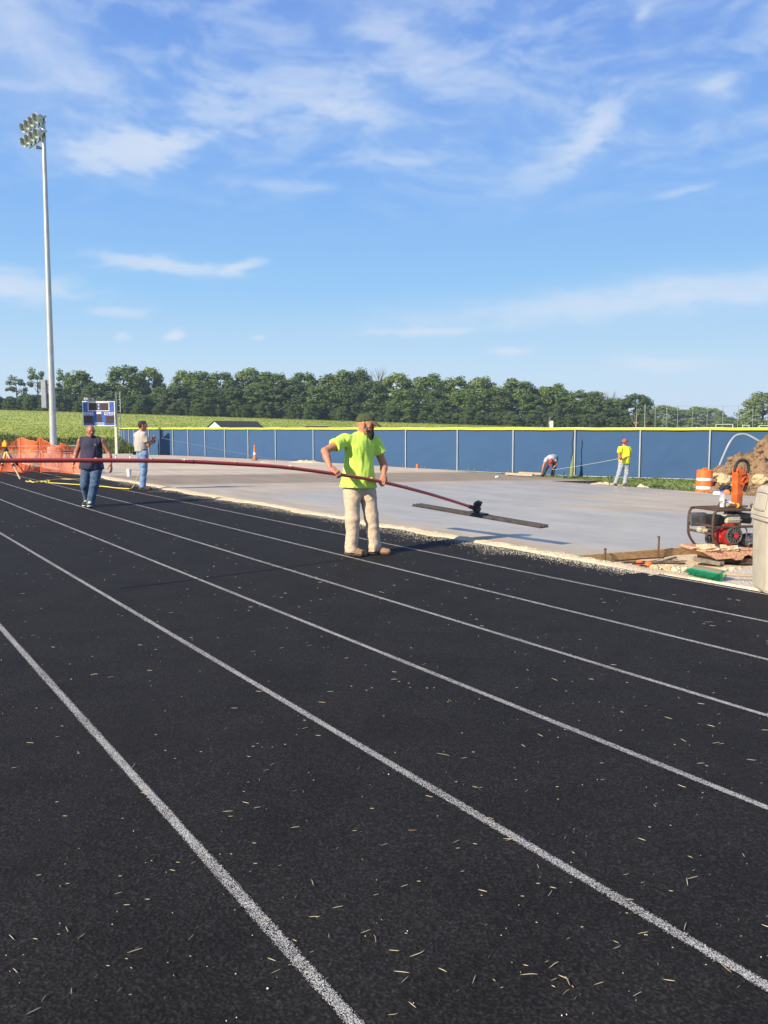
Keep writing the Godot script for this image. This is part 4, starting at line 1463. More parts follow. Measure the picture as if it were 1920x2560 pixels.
	for q in [[206, 1197], [180, 1198], [152, 1197.5], [130, 1200], [112, 1203], [104, 1206], [116, 1200.5], [124, 1202], [118, 1206], [108, 1203], [96, 1203], [84, 1206], [74, 1201], [65, 1203.5], [80, 1204.5], [92, 1205.5], [112, 1204], [128, 1207], [160, 1209], [190, 1211], [225, 1213.5], [256, 1216], [290, 1219.5], [318, 1221.5], [329, 1221]]:
		path.append(onground(q[0], q[1], 0.014))
	path.append(onground(333, 1217, 0.014))
	var e := path[0] as Vector3
	o = thing("yellow_cord", "yellow extension cord looped on the black track behind the man in navy", "cord", Vector3(e.x, 0, e.z))
	var pts := curve(path, 5)
	for i in pts.size():
		pts[i] = pts[i] - o.position + Vector3(rng.randf_range(-0.02, 0.02), 0, rng.randf_range(-0.03, 0.03))
	part(o, "cable", tube(pts, 0.012, 6), M.cord_yellow)
	# string running from the ground up to the hand of the man in the grey shirt
	var s0 := onground(333, 1217, 0.01)
	var s1 := spot(352, 1173, 24.0)
	o = thing("guide_string", "thin yellow string rising from the cord beside the man in grey", "string", s0)
	part(o, "string", tube([Vector3.ZERO, s1 - s0], 0.008, 5), M.cord_yellow)
	# string across the left half of the fence
	var a := spot(404, 1095, 33.0)
	var b := onslab(725, 1155.5)
	o = thing("guide_string", "long pale string from the man in grey down to the slab by the fence", "string", b)
	part(o, "string", tube(line(a - b, Vector3(0, 0.02, 0), 0.03), 0.006, 5), M.string_white)
	# paper cup on the slab
	var c := onslab(323, 1191)
	o = thing("paper_cup", "small white paper cup standing on the slab left of the man in grey", "cup", c)
	part(o, "cup_wall", lathe([Vector2(0.0, 0.0), Vector2(0.07, 0.0), Vector2(0.085, 0.27), Vector2(0.075, 0.27), Vector2(0.06, 0.02), Vector2(0, 0.02)], 16), M.white_paint)

func stake(label: String, foot: Vector3, h: float, m: Material, r := 0.014, group := "thin stakes in the ground"):
	var o := thing("ground_stake", label, "stake", foot, 0.0, group)
	part(o, "shaft", tube([Vector3(0, -0.08, 0), Vector3(rng.randf_range(-0.02, 0.02), h, 0)], r, 6), m)
	part(o, "stake_head", tube([Vector3(0, h - 0.02, 0), Vector3(0, h, 0)], r * 1.5, 6), m)

func build_slab_things():
	# orange tube cone and a short orange stake at the back of the slab
	var p := onslab(637, 1151)
	var o := thing("traffic_cone", "slim orange traffic cone with white collar at the back of the slab", "cone", p)
	part(o, "base", box(0.36, 0.05, 0.36, 0.012), M.rubber_black, at(0, 0.025, 0))
	part(o, "cone", lathe([Vector2(0.13, 0.05), Vector2(0.125, 0.10), Vector2(0.095, 0.36)], 18), M.orange_plastic)
	part(o, "collar", lathe([Vector2(0.097, 0.36), Vector2(0.082, 0.52)], 18), M.white_band)
	part(o, "tip", lathe([Vector2(0.082, 0.52), Vector2(0.045, 0.86), Vector2(0.05, 0.88), Vector2(0.03, 1.0), Vector2(0, 1.0)], 18), M.orange_plastic)
	p = onslab(1043, 1171)
	o = thing("orange_marker", "short bright orange marker stub in front of the blue fence", "marker", p)
	part(o, "tube", lathe([Vector2(0.065, -0.02), Vector2(0.075, 0.0), Vector2(0.065, 0.22), Vector2(0, 0.22)], 14), M.orange_plastic, xf(Vector3.ZERO, Vector3(0, 0, -0.06)))
	part(o, "rim", lathe([Vector2(0.066, 0.20), Vector2(0.074, 0.20), Vector2(0.074, 0.235), Vector2(0.0, 0.235)], 14), M.orange_plastic, xf(Vector3.ZERO, Vector3(0, 0, -0.06)))
	# thin stakes along the far forms
	var names := ["left of the orange marker", "right of the orange marker", "below the third fence panel", "first of the three in mid fence", "second of the three in mid fence", "third of the three in mid fence", "left of the pale boards", "right of the bending man", "at the end of the dark form board", "on the gravel left of the man in yellow"]
	var ps := [[1006, 1170, 8], [1062, 1172, 9], [1120, 1176, 8], [1171, 1178, 9], [1186, 1179, 14], [1219, 1181, 10], [1270, 1184, 12], [1410, 1192, 11], [1469, 1203, 25], [1524, 1213, 9]]
	for i in ps.size():
		var q := onslab(ps[i][0], ps[i][1])
		stake("thin rusty stake " + names[i], q, ps[i][2] / F * -q.z, M.stake_rust if i > 6 else M.dead_wood, 0.016)
	# form boards
	for b in [["dark weathered form board at the step in the back of the slab", nu(24.0, 24.80), nu(26.75, 24.80), M.dark_wood, 0.20], ["dark form board on edge along the back of the slab", nu(24.07, 12.0), nu(24.07, 24.7), M.dark_wood, 0.16], ["honey coloured form board along the near end of the slab", nu(8.0, 7.94), nu(16.4, 7.94), M.form_wood, 0.165], ["second form board along the near end of the slab behind the machine", nu(16.5, 7.94), nu(23.9, 7.94), M.form_wood, 0.165]]:
		var a: Vector3 = b[1]
		var c: Vector3 = b[2]
		a.y = slab_y(n_of(a)) + 0.012
		c.y = slab_y(n_of(c)) + 0.012
		var mid := (a + c) * 0.5
		o = thing("form_board", b[0], "board", mid - Vector3(0, b[4] * 0.5, 0), 0.0, "boards that hold the wet concrete")
		var dir := (c - a).normalized()
		var side := dir.cross(Vector3.UP).normalized()
		part(o, "plank", box((c - a).length(), b[4], 0.04, 0.004), b[3], Transform3D(Basis(dir, side.cross(dir).normalized(), side), Vector3.ZERO))
	# pins that hold the near form board
	for k in [[1451, 1390, 0.05, "short rusty pin at the near corner of the honey form board"], [1656, 1386, 0.14, "tall rusty pin against the middle of the honey form board"]]:
		var q := onground(k[0], k[1] + 6, -0.12)
		q = nu(n_of(q), 7.88, -0.12)
		q.y = -0.10
		stake(k[3], q, k[2] + 0.12, M.stake_rust, 0.014, "pins of the near form board")
	# two pale screed boards lying by the bending man
	for k in [[1268, 1189, 1331, 1193, "pale straightedge board lying on the slab, left one"], [1300, 1187, 1360, 1190, "pale straightedge board lying on the slab by the bending man's hand"]]:
		var a := onslab(k[0], k[1])
		var c := onslab(k[2], k[3])
		var mid := (a + c) * 0.5
		o = thing("straightedge", k[4], "board", mid + Vector3(0, 0.07, 0), 0.0, "straightedges at the back of the slab")
		var dir := (c - a).normalized()
		var side := dir.cross(Vector3.UP).normalized()
		var tb := Basis(dir, side.cross(dir).normalized(), side)
		part(o, "board", box((c - a).length() + 0.1, 0.10, 0.16, 0.008), M.pale_wood, Transform3D(tb, Vector3(0, 0.02, 0)))
		for s in [-0.4, 0.4]:
			part(o, "rest_block", box(0.12, 0.12, 0.10, 0.004), M.dark_wood, Transform3D(tb, dir * (c - a).length() * s + Vector3(0, -0.055, 0)))
	# a scrap of paper on the wet concrete
	p = onslab(1241, 1194)
	o = thing("paper_scrap", "crumpled white scrap lying on the slab before the fence", "paper scrap", p + Vector3(0, 0.03, 0))
	part(o, "paper", lumpy(0.08, Vector3(1.0, 0.55, 0.6), 0.5, 8, 8), M.white_paint)
	# white fitting by the post
	p = onslab(1420, 1192)
	o = thing("pipe_end", "white plastic pipe end by the fence post right of the bending man", "pipe", p)
	part(o, "pipe", tube([Vector3(0, 0.0, 0), Vector3(0, 0.13, 0), Vector3(0.05, 0.17, 0)], 0.05, 10), M.white_paint)
	# limestone heaps
	var heaps := [[1510, 1211, 120, 0.07, 34, "long low heap of limestone under the man in yellow"], [1605, 1216, 40, 0.06, 35, "small limestone heap right of the man in yellow"], [765, 1157, 130, 0.14, 36, "pale limestone heap at the back of the slab left of the bearded man"], [660, 1156, 60, 0.05, 37, "thin pale limestone spill beside the traffic cone"]]
	for k in heaps:
		var c := onslab(k[0], k[1])
		c.y = minf(c.y, slab_y(n_of(c))) - 0.04
		var wide: float = k[2] / F * -c.z
		o = thing("limestone_heap", k[5], "gravel heap", c, 0.0, "limestone heaps round the slab")
		part(o, "heap", heap(wide * 0.5, minf(wide * 0.35, 0.8), k[3] + 0.04, k[4]), M.limestone)

func heap(rx: float, rz: float, h: float, sd: int) -> ArrayMesh:
	var f := FastNoiseLite.new()
	f.seed = sd
	f.frequency = 1.0
	f.fractal_octaves = 4
	var st := st_new()
	var n := 26
	for j in n + 1:
		for i in n + 1:
			var x := (float(i) / n * 2.0 - 1.0)
			var z := (float(j) / n * 2.0 - 1.0)
			var r := sqrt(x * x + z * z) * (1.0 + 0.25 * f.get_noise_2d(x * 2.0, z * 2.0))
			var y := h * (1.0 - smoothstep(0.0, 1.0, r)) * (1.0 + 0.7 * f.get_noise_2d(x * rx * 3.0, z * rz * 3.0 + 5.0)) + 0.025 * f.get_noise_2d(x * rx * 9.0, z * rz * 9.0)
			if r > 0.98:
				y = -0.06
			st.add_vertex(Vector3(x * rx, y, z * rz))
	for j in n:
		for i in n:
			var k := j * (n + 1) + i
			for q in [k, k + 1, k + n + 2, k, k + n + 2, k + n + 1]:
				st.add_index(q)
	st.generate_normals()
	return st.commit()

# ------------------------------------------------------------------ the channel float and its pole
func pole_points() -> Array:
	var out := []
	for q in [[-420, 1156, 7.15], [-200, 1153.5, 7.55], [0, 1151.5, 8.0], [240, 1151.0, 8.62], [400, 1152.3, 9.1], [480, 1154.4, 9.38], [540, 1157.2, 9.59], [700, 1167.3, 10.16], [842, 1185.5, 10.76], [944, 1202.5, 11.26], [1047, 1227.5, 11.93], [1120, 1249, 12.45], [1182, 1269, 12.92]]:
		out.append(spot(q[0], q[1], q[2]))
	return out

func build_float():
	var pts := pole_points()
	var right := spot(1362, 1319, 12.07)
	var left := spot(1040, 1264, 13.87)
	var mid := (right + left) * 0.5
	var o := thing("channel_float", "long channel float on a red pole carried by the bearded man", "float", mid)
	var path := curve(pts, 6)
	for i in path.size():
		path[i] -= mid
	var pole := part(o, "pole", tube(path, 0.0222, 12), M.pole_red)
	for k in [12, 30, 48]:
		var a: Vector3 = path[k]
		var b: Vector3 = path[k + 1]
		var dir := (b - a).normalized()
		part(pole, "pole_joint", tube([a, a + dir * 0.02], 0.0236, 12), M.dull_steel)
		part(pole, "joint_button", ball(0.008, Vector3.ONE, 8), M.aluminium, Transform3D(Basis(), a - dir * 0.05 + Vector3(0, 0.020, 0.008)))
	for k in 9:
		var a: Vector3 = path[18 + k * 5]
		part(pole, "dried_cement", lumpy(0.010 + 0.004 * (k % 3), Vector3(1.6, 0.5, 0.8), 0.4, 120 + k, 8), M.limestone, Transform3D(Basis(Vector3.UP, k * 1.3), a + Vector3(0, 0.0215, 0.004)))
	# blade: a thin plate stiffened by three raised channels
	var dir := (right - left).normalized()
	var side := dir.cross(Vector3.UP).normalized()
	var up := side.cross(dir).normalized()
	var tb := Basis(dir, up, side)
	var len := (right - left).length()
	part(o, "blade", box(len, 0.010, 0.20, 0.003), M.float_metal, Transform3D(tb, Vector3.ZERO))
	for k in [-0.082, 0.0, 0.082]:
		part(o, "channel_rib", box(len - 0.01, 0.034, 0.024, 0.006), M.float_metal, Transform3D(tb, up * 0.021 + side * k))
	# bracket clotted with mortar
	var b := part(o, "bracket_plate", box(0.34, 0.014, 0.19, 0.004), M.wet_mortar, Transform3D(tb, up * 0.045))
	part(b, "bracket", lumpy(0.075, Vector3(0.85, 1.15, 0.85), 0.28, 4, 16), M.wet_mortar, at(0, 0.075, 0))
	part(b, "gear_box", lumpy(0.055, Vector3(1.0, 0.9, 1.2), 0.22, 6, 14), M.wet_mortar, at(0.03, 0.145, 0.0))
	var knob := ball(0.030, Vector3.ONE, 10)
	part(b, "knob", knob, M.wet_mortar, at(0.075, 0.155, 0.02))
	var tail: Vector3 = path[-1]
	part(o, "pole_socket", tube([tail - (path[-1] - path[-2]).normalized() * 0.10, tail + (path[-1] - path[-2]).normalized() * 0.05], 0.030, 12), M.wet_mortar)

# ------------------------------------------------------------------ plate compactor
func build_compactor():
	var foot := onground(1792, 1404, -0.135)
	foot = Vector3(foot.x, -0.142, foot.z)
	var o := thing("plate_compactor", "dusty plate compactor with red engine in a brown tube cage", "compactor", foot, 0.20)
	# local frame: x along the machine, y up, z to the viewer; front left corner of the plate is nearest
	var plate := part(o, "base_plate", prism(PackedVector2Array([Vector2(-0.40, 0.19), Vector2(-0.36, 0.215), Vector2(0.50, 0.215), Vector2(0.50, 0.09), Vector2(0.36, 0.085), Vector2(0.33, 0.12), Vector2(0.27, 0.135), Vector2(0.21, 0.12), Vector2(0.18, 0.07), Vector2(0.08, 0.07), Vector2(0.06, 0.095), Vector2(-0.20, 0.085)]), 0.60), M.plate_dusty)
	part(plate, "plate_lip", box(0.86, 0.03, 0.62, 0.01), M.plate_dusty, at(0.05, 0.205, 0))
	part(plate, "vibrator_case", box(0.52, 0.10, 0.44, 0.02), M.engine_black, at(0.10, 0.065, -0.02))
	var lumps := part(plate, "dried_mud", lumpy(0.11, Vector3(2.0, 0.35, 1.5), 0.4, 12, 16), M.limestone, at(-0.20, 0.225, 0.15))
	part(plate, "dried_mud", lumpy(0.08, Vector3(1.8, 0.4, 1.2), 0.4, 13, 14), M.limestone, at(0.06, 0.225, 0.24))
	# engine
	part(o, "engine_block", box(0.34, 0.24, 0.30, 0.03), M.engine_grey, at(0.08, 0.36, -0.04))
	var cowl := part(o, "recoil_cowl", tube([Vector3(0, 0, -0.02), Vector3(0, 0, 0.10), Vector3(0, 0, 0.115)], [0.145, 0.138, 0.12], 24), M.engine_red, at(0.055, 0.385, 0.12))
	part(cowl, "cowl_wing", box(0.16, 0.20, 0.10, 0.03), M.engine_red, at(-0.10, -0.01, 0.02))
	part(cowl, "cowl_wing", box(0.18, 0.06, 0.10, 0.025), M.engine_red, xf(Vector3(-0.02, 0.125, 0.03), Vector3(0, 0, 0.12)))
	part(cowl, "grille_ring", lathe([Vector2(0.118, 0.0), Vector2(0.118, 0.03), Vector2(0.105, 0.036), Vector2(0.098, 0.02)], 26), M.dull_steel, xf(Vector3(0.025, 0.005, 0.105), Vector3(PI / 2, 0, 0)))
	part(cowl, "grille_back", lathe([Vector2(0, 0), Vector2(0.10, 0), Vector2(0.10, 0.016), Vector2(0, 0.016)], 26), M.engine_black, xf(Vector3(0.025, 0.005, 0.105), Vector3(PI / 2, 0, 0)))
	var slots := []
	for k in 14:
		var a := TAU * k / 14.0
		slots.append([box(0.075, 0.014, 0.012), Transform3D(Basis(Vector3(0, 0, 1), a), Vector3(0.025 + cos(a) * 0.062, 0.005 + sin(a) * 0.062, 0.128))])
	for s in slots:
		part(cowl, "grille_bar", s[0], M.dull_steel, s[1])
	part(cowl, "starter_hub", lathe([Vector2(0, 0), Vector2(0.036, 0), Vector2(0.034, 0.012), Vector2(0, 0.012)], 16), M.engine_red, xf(Vector3(0.045, 0.0, 0.132), Vector3(PI / 2, 0, 0)))
	part(cowl, "starter_grip", box(0.045, 0.06, 0.025, 0.01), M.engine_black, at(-0.02, 0.01, 0.142))
	part(cowl, "cowl_label", box(0.06, 0.03, 0.006, 0.002), M.orange_plastic, at(-0.12, -0.01, 0.075))
	part(o, "air_cleaner", box(0.17, 0.16, 0.20, 0.03), M.engine_black, at(-0.10, 0.575, 0.06))
	var tank := part(o, "fuel_tank", box(0.235, 0.125, 0.24, 0.03), M.tank_cream, at(0.115, 0.59, 0.06))
	part(tank, "tank_rib", box(0.22, 0.014, 0.02, 0.005), M.tank_cream, at(0.005, -0.005, 0.122))
	part(tank, "fuel_cap", lathe([Vector2(0, 0), Vector2(0.035, 0), Vector2(0.033, 0.025), Vector2(0, 0.025)], 14), M.engine_black, at(-0.03, 0.062, 0))
	part(o, "muffler", box(0.24, 0.16, 0.14, 0.03), M.engine_grey, at(-0.20, 0.58, -0.16))
	part(o, "muffler_guard", box(0.30, 0.16, 0.02, 0.01), M.engine_grey, at(-0.22, 0.57, -0.07))
	part(o, "belt_guard", box(0.26, 0.14, 0.30, 0.02), M.engine_black, xf(Vector3(0.32, 0.60, -0.05), Vector3(0, 0, -0.12)))
	part(o, "filter_bowl", ball(0.045, Vector3(1.1, 1, 1), 14), M.tank_cream, at(-0.30, 0.455, 0.05))
	part(o, "bowl_clamp", tube([Vector3(-0.27, 0.445, 0.06), Vector3(-0.22, 0.43, 0.08)], 0.040, 12), M.pale_wood)
	part(o, "drain_pipe", tube(curve([Vector3(-0.16, 0.40, 0.10), Vector3(-0.20, 0.36, 0.13), Vector3(-0.18, 0.30, 0.12)], 4), 0.026, 8), M.engine_black)
	part(o, "gear_case", lumpy(0.11, Vector3(1.25, 0.75, 1.0), 0.18, 15, 16), M.engine_grey, at(0.36, 0.31, 0.14))
	part(o, "hose", tube(curve([Vector3(0.20, 0.52, 0.16), Vector3(0.285, 0.47, 0.2), Vector3(0.29, 0.36, 0.2), Vector3(0.25, 0.27, 0.18)], 5), 0.009, 6), M.dull_steel)
	part(o, "hose", tube(curve([Vector3(0.28, 0.25, 0.26), Vector3(0.30, 0.285, 0.28), Vector3(0.40, 0.285, 0.28), Vector3(0.50, 0.27, 0.26)], 5), 0.016, 8), M.dull_steel)
	# tube cage
	var r := 0.0175
	var hoop := func(x0: float, x1: float, z: float) -> Array:
		return curve([Vector3(x0 + 0.10, 0.225, z), Vector3(x0 + 0.03, 0.32, z), Vector3(x0, 0.42, z), Vector3(x0 + 0.005, 0.64, z), Vector3(x0 + 0.03, 0.70, z), Vector3(x0 + 0.09, 0.725, z), Vector3(x1 - 0.09, 0.725, z), Vector3(x1 - 0.03, 0.695, z), Vector3(x1, 0.60, z), Vector3(x1 + 0.02, 0.40, z), Vector3(x1 + 0.02, 0.23, z)], 5)
	var cage := part(o, "cage_hoop", tube(hoop.call(-0.235, 0.40, 0.245), r, 8), M.cage_brown)
	part(o, "cage_hoop", tube(hoop.call(-0.30, 0.40, -0.235), r, 8), M.cage_brown)
	for y in [0.515, 0.415]:
		part(o, "cage_rail", tube([Vector3(-0.298, y + 0.01, -0.235), Vector3(-0.235, y, 0.245)], r, 8), M.cage_brown)
	part(o, "cage_rail", tube([Vector3(-0.235, 0.505, 0.245), Vector3(0.40, 0.505, 0.245)], r, 8), M.cage_brown)
	part(o, "cage_rail", tube([Vector3(-0.298, 0.505, -0.235), Vector3(0.40, 0.505, -0.235)], r, 8), M.cage_brown)
	for x in [-0.16, 0.02]:
		part(o, "cage_cross_tube", tube([Vector3(x - 0.05, 0.727, -0.235), Vector3(x, 0.727, 0.245)], r, 8), M.cage_brown)
	part(o, "cage_top_plate", box(0.30, 0.008, 0.36, 0.002), M.cage_brown, at(0.14, 0.742, 0.0))
	part(o, "cage_knob", ball(0.028, Vector3(1, 1.2, 1), 10), M.cage_brown, at(0.345, 0.775, 0.22))
	part(o, "lifting_loop", tube(curve([Vector3(0.06, 0.735, -0.12), Vector3(0.10, 0.80, -0.12), Vector3(0.16, 0.825, -0.12), Vector3(0.21, 0.80, -0.10), Vector3(0.29, 0.74, -0.05)], 5), 0.015, 8), M.cage_brown)
	# orange tiller and its black hand loop
	var tiller := part(o, "tiller", prism(PackedVector2Array([Vector2(-0.045, 0), Vector2(0.045, 0), Vector2(0.06, 0.55), Vector2(0.125, 0.70), Vector2(0.105, 0.76), Vector2(0.045, 0.835), Vector2(-0.05, 0.835)]), 0.10), M.tiller_orange, xf(Vector3(0.395, 0.42, -0.20), Vector3(0, 0.25, 0)))
	part(tiller, "tiller_foot", box(0.085, 0.28, 0.09, 0.01), M.tiller_orange, at(-0.01, -0.10, 0.0))
	part(tiller, "hand_loop", tube(curve([Vector3(-0.06, 0.79, 0), Vector3(-0.045, 0.86, 0), Vector3(-0.01, 0.91, 0), Vector3(0.04, 0.935, 0), Vector3(0.13, 0.935, 0), Vector3(0.185, 0.90, 0), Vector3(0.20, 0.82, 0), Vector3(0.18, 0.745, 0)], 5), 0.021, 10), M.rubber_black)
	part(tiller, "loop_arm", tube(curve([Vector3(0.18, 0.755, 0.01), Vector3(0.155, 0.70, 0.03), Vector3(0.11, 0.66, 0.06), Vector3(0.075, 0.65, 0.06)], 4), 0.022, 8), M.tiller_orange)
	part(tiller, "loop_arm", tube(curve([Vector3(0.02, 0.66, 0.06), Vector3(0.05, 0.70, 0.062), Vector3(0.09, 0.72, 0.062), Vector3(0.11, 0.69, 0.06)], 4), 0.012, 8), M.tiller_orange)
	part(tiller, "hose", tube(curve([Vector3(0.16, 0.70, 0.02), Vector3(0.13, 0.58, 0.03), Vector3(0.10, 0.52, 0.03)], 4), 0.024, 8), M.rubber_black)
	for b in [[0.035, 0.735], [0.075, 0.735], [0.02, 0.60], [-0.055, 0.79]]:
		part(tiller, "bolt", lathe([Vector2(0, 0), Vector2(0.012, 0), Vector2(0.010, 0.008), Vector2(0, 0.008)], 8), M.engine_black, xf(Vector3(b[0], b[1], 0.050), Vector3(PI / 2, 0, 0)))
	part(o, "orange_tab", prism(PackedVector2Array([Vector2(0, 0), Vector2(0.10, 0), Vector2(0.03, 0.14)]), 0.03), M.tiller_orange, at(0.33, 0.36, -0.12))

	# things lying on top of the cage
	var top := o.transform
	var b := thing("water_bottle", "clear plastic water bottle standing on the compactor cage", "bottle", top * Vector3(0.035, 0.746, 0.02))
	part(b, "bottle", lathe([Vector2(0, 0), Vector2(0.030, 0), Vector2(0.034, 0.01), Vector2(0.031, 0.035), Vector2(0.034, 0.06), Vector2(0.034, 0.125), Vector2(0.031, 0.14), Vector2(0.033, 0.15), Vector2(0.026, 0.18), Vector2(0.014, 0.20), Vector2(0.013, 0.212)], 20), M.bottle_plastic)
	part(b, "label", lathe([Vector2(0.0345, 0.085), Vector2(0.0345, 0.122)], 20), M.white_paint)
	part(b, "cap", lathe([Vector2(0.0145, 0.205), Vector2(0.0155, 0.207), Vector2(0.0155, 0.223), Vector2(0, 0.223)], 14), M.blue_plastic)
	var water := mat("water", lin(0.86, 0.93, 1.0, 0.35), 0.05)
	water.transparency = BaseMaterial3D.TRANSPARENCY_ALPHA
	part(b, "water", lathe([Vector2(0, 0.004), Vector2(0.030, 0.004), Vector2(0.030, 0.045), Vector2(0, 0.045)], 16), water)
	b = thing("hose_nozzle", "brown and yellow hose nozzle lying on the compactor cage", "nozzle", top * Vector3(0.13, 0.748, 0.10), 0.1)
	part(b, "barrel", tube([Vector3(-0.06, 0.035, 0), Vector3(0.03, 0.03, 0.01), Vector3(0.10, 0.018, 0.02)], [0.022, 0.026, 0.018], 10), M.stake_rust)
	part(b, "collar", tube([Vector3(0.055, 0.026, 0.02), Vector3(0.075, 0.024, 0.02)], 0.032, 12), M.level_yellow)
	part(b, "collar", tube([Vector3(-0.01, 0.045, 0), Vector3(0.03, 0.045, 0)], 0.022, 12), M.level_yellow)
	part(b, "grip", tube([Vector3(0.10, 0.02, 0.02), Vector3(0.20, 0.016, 0.03)], [0.018, 0.014], 8), M.dull_steel)
	part(b, "mouth", tube([Vector3(-0.075, 0.035, 0), Vector3(-0.05, 0.035, 0)], 0.026, 12), M.pale_wood)
	b = thing("crumpled_rag", "crumpled white rag under the loop on the compactor cage", "rag", top * Vector3(0.17, 0.785, -0.05))
	part(b, "cloth", lumpy(0.045, Vector3(1.6, 0.75, 1.0), 0.5, 17, 12), M.white_band)
	# blocking under the machine
	for k in [["grey timber wedge under the left end of the compactor", Vector3(-0.30, 0.06, 0.24), Vector3(0.34, 0.05, 0.10), Vector3(0, -0.55, -0.16), M.dead_wood], ["small timber block under the compactor plate", Vector3(-0.12, 0.03, 0.22), Vector3(0.12, 0.06, 0.10), Vector3(0, 0.3, 0), M.pale_wood], ["dark block under the right of the compactor plate", Vector3(0.32, 0.04, 0.15), Vector3(0.24, 0.08, 0.2), Vector3.ZERO, M.dark_wood]]:
		var w := thing("timber_block", k[0], "timber", o.transform * (k[1] - Vector3(0, 0.02, 0)), 0.0, "blocking under the compactor")
		part(w, "block", box(k[2].x, k[2].y, k[2].z, 0.006), k[4], xf(Vector3(0, 0.02, 0), k[3] + Vector3(0, 0.2, 0)))

# ------------------------------------------------------------------ bin, broom, rods, barrel
func rounded_section(w: float, d: float, r: float, y: float) -> Array:
	var out := []
	for c in [[1, 1], [-1, 1], [-1, -1], [1, -1]]:
		for k in 5:
			var a: float = (0.0 if c == [1, 1] else PI * 0.5 if c == [-1, 1] else PI if c == [-1, -1] else PI * 1.5) + PI * 0.5 * k / 4.0
			out.append(Vector3(c[0] * (w * 0.5 - r) + cos(a) * r, y, c[1] * (d * 0.5 - r) + sin(a) * r))
	return out

func loft(sections: Array, cap_bottom := true, cap_top := true) -> ArrayMesh:
	var st := st_new()
	for i in sections.size() - 1:
		var a: Array = sections[i]
		var b: Array = sections[i + 1]
		st.set_smooth_group(i + 1)
		for k in a.size():
			var n := (k + 1) % a.size()
			quad(st, a[k], a[n], b[n], b[k])
	st.set_smooth_group(-1)
	for e in [[sections[0], cap_bottom, true], [sections[-1], cap_top, false]]:
		if not e[1]:
			continue
		var s: Array = e[0]
		var c := Vector3.ZERO
		for v in s:
			c += v / s.size()
		for k in s.size():
			var n := (k + 1) % s.size()
			for v in ([c, s[n], s[k]] if e[2] else [c, s[k], s[n]]):
				st.set_uv(Vector2.ZERO)
				st.add_vertex(v)
	return done(st)

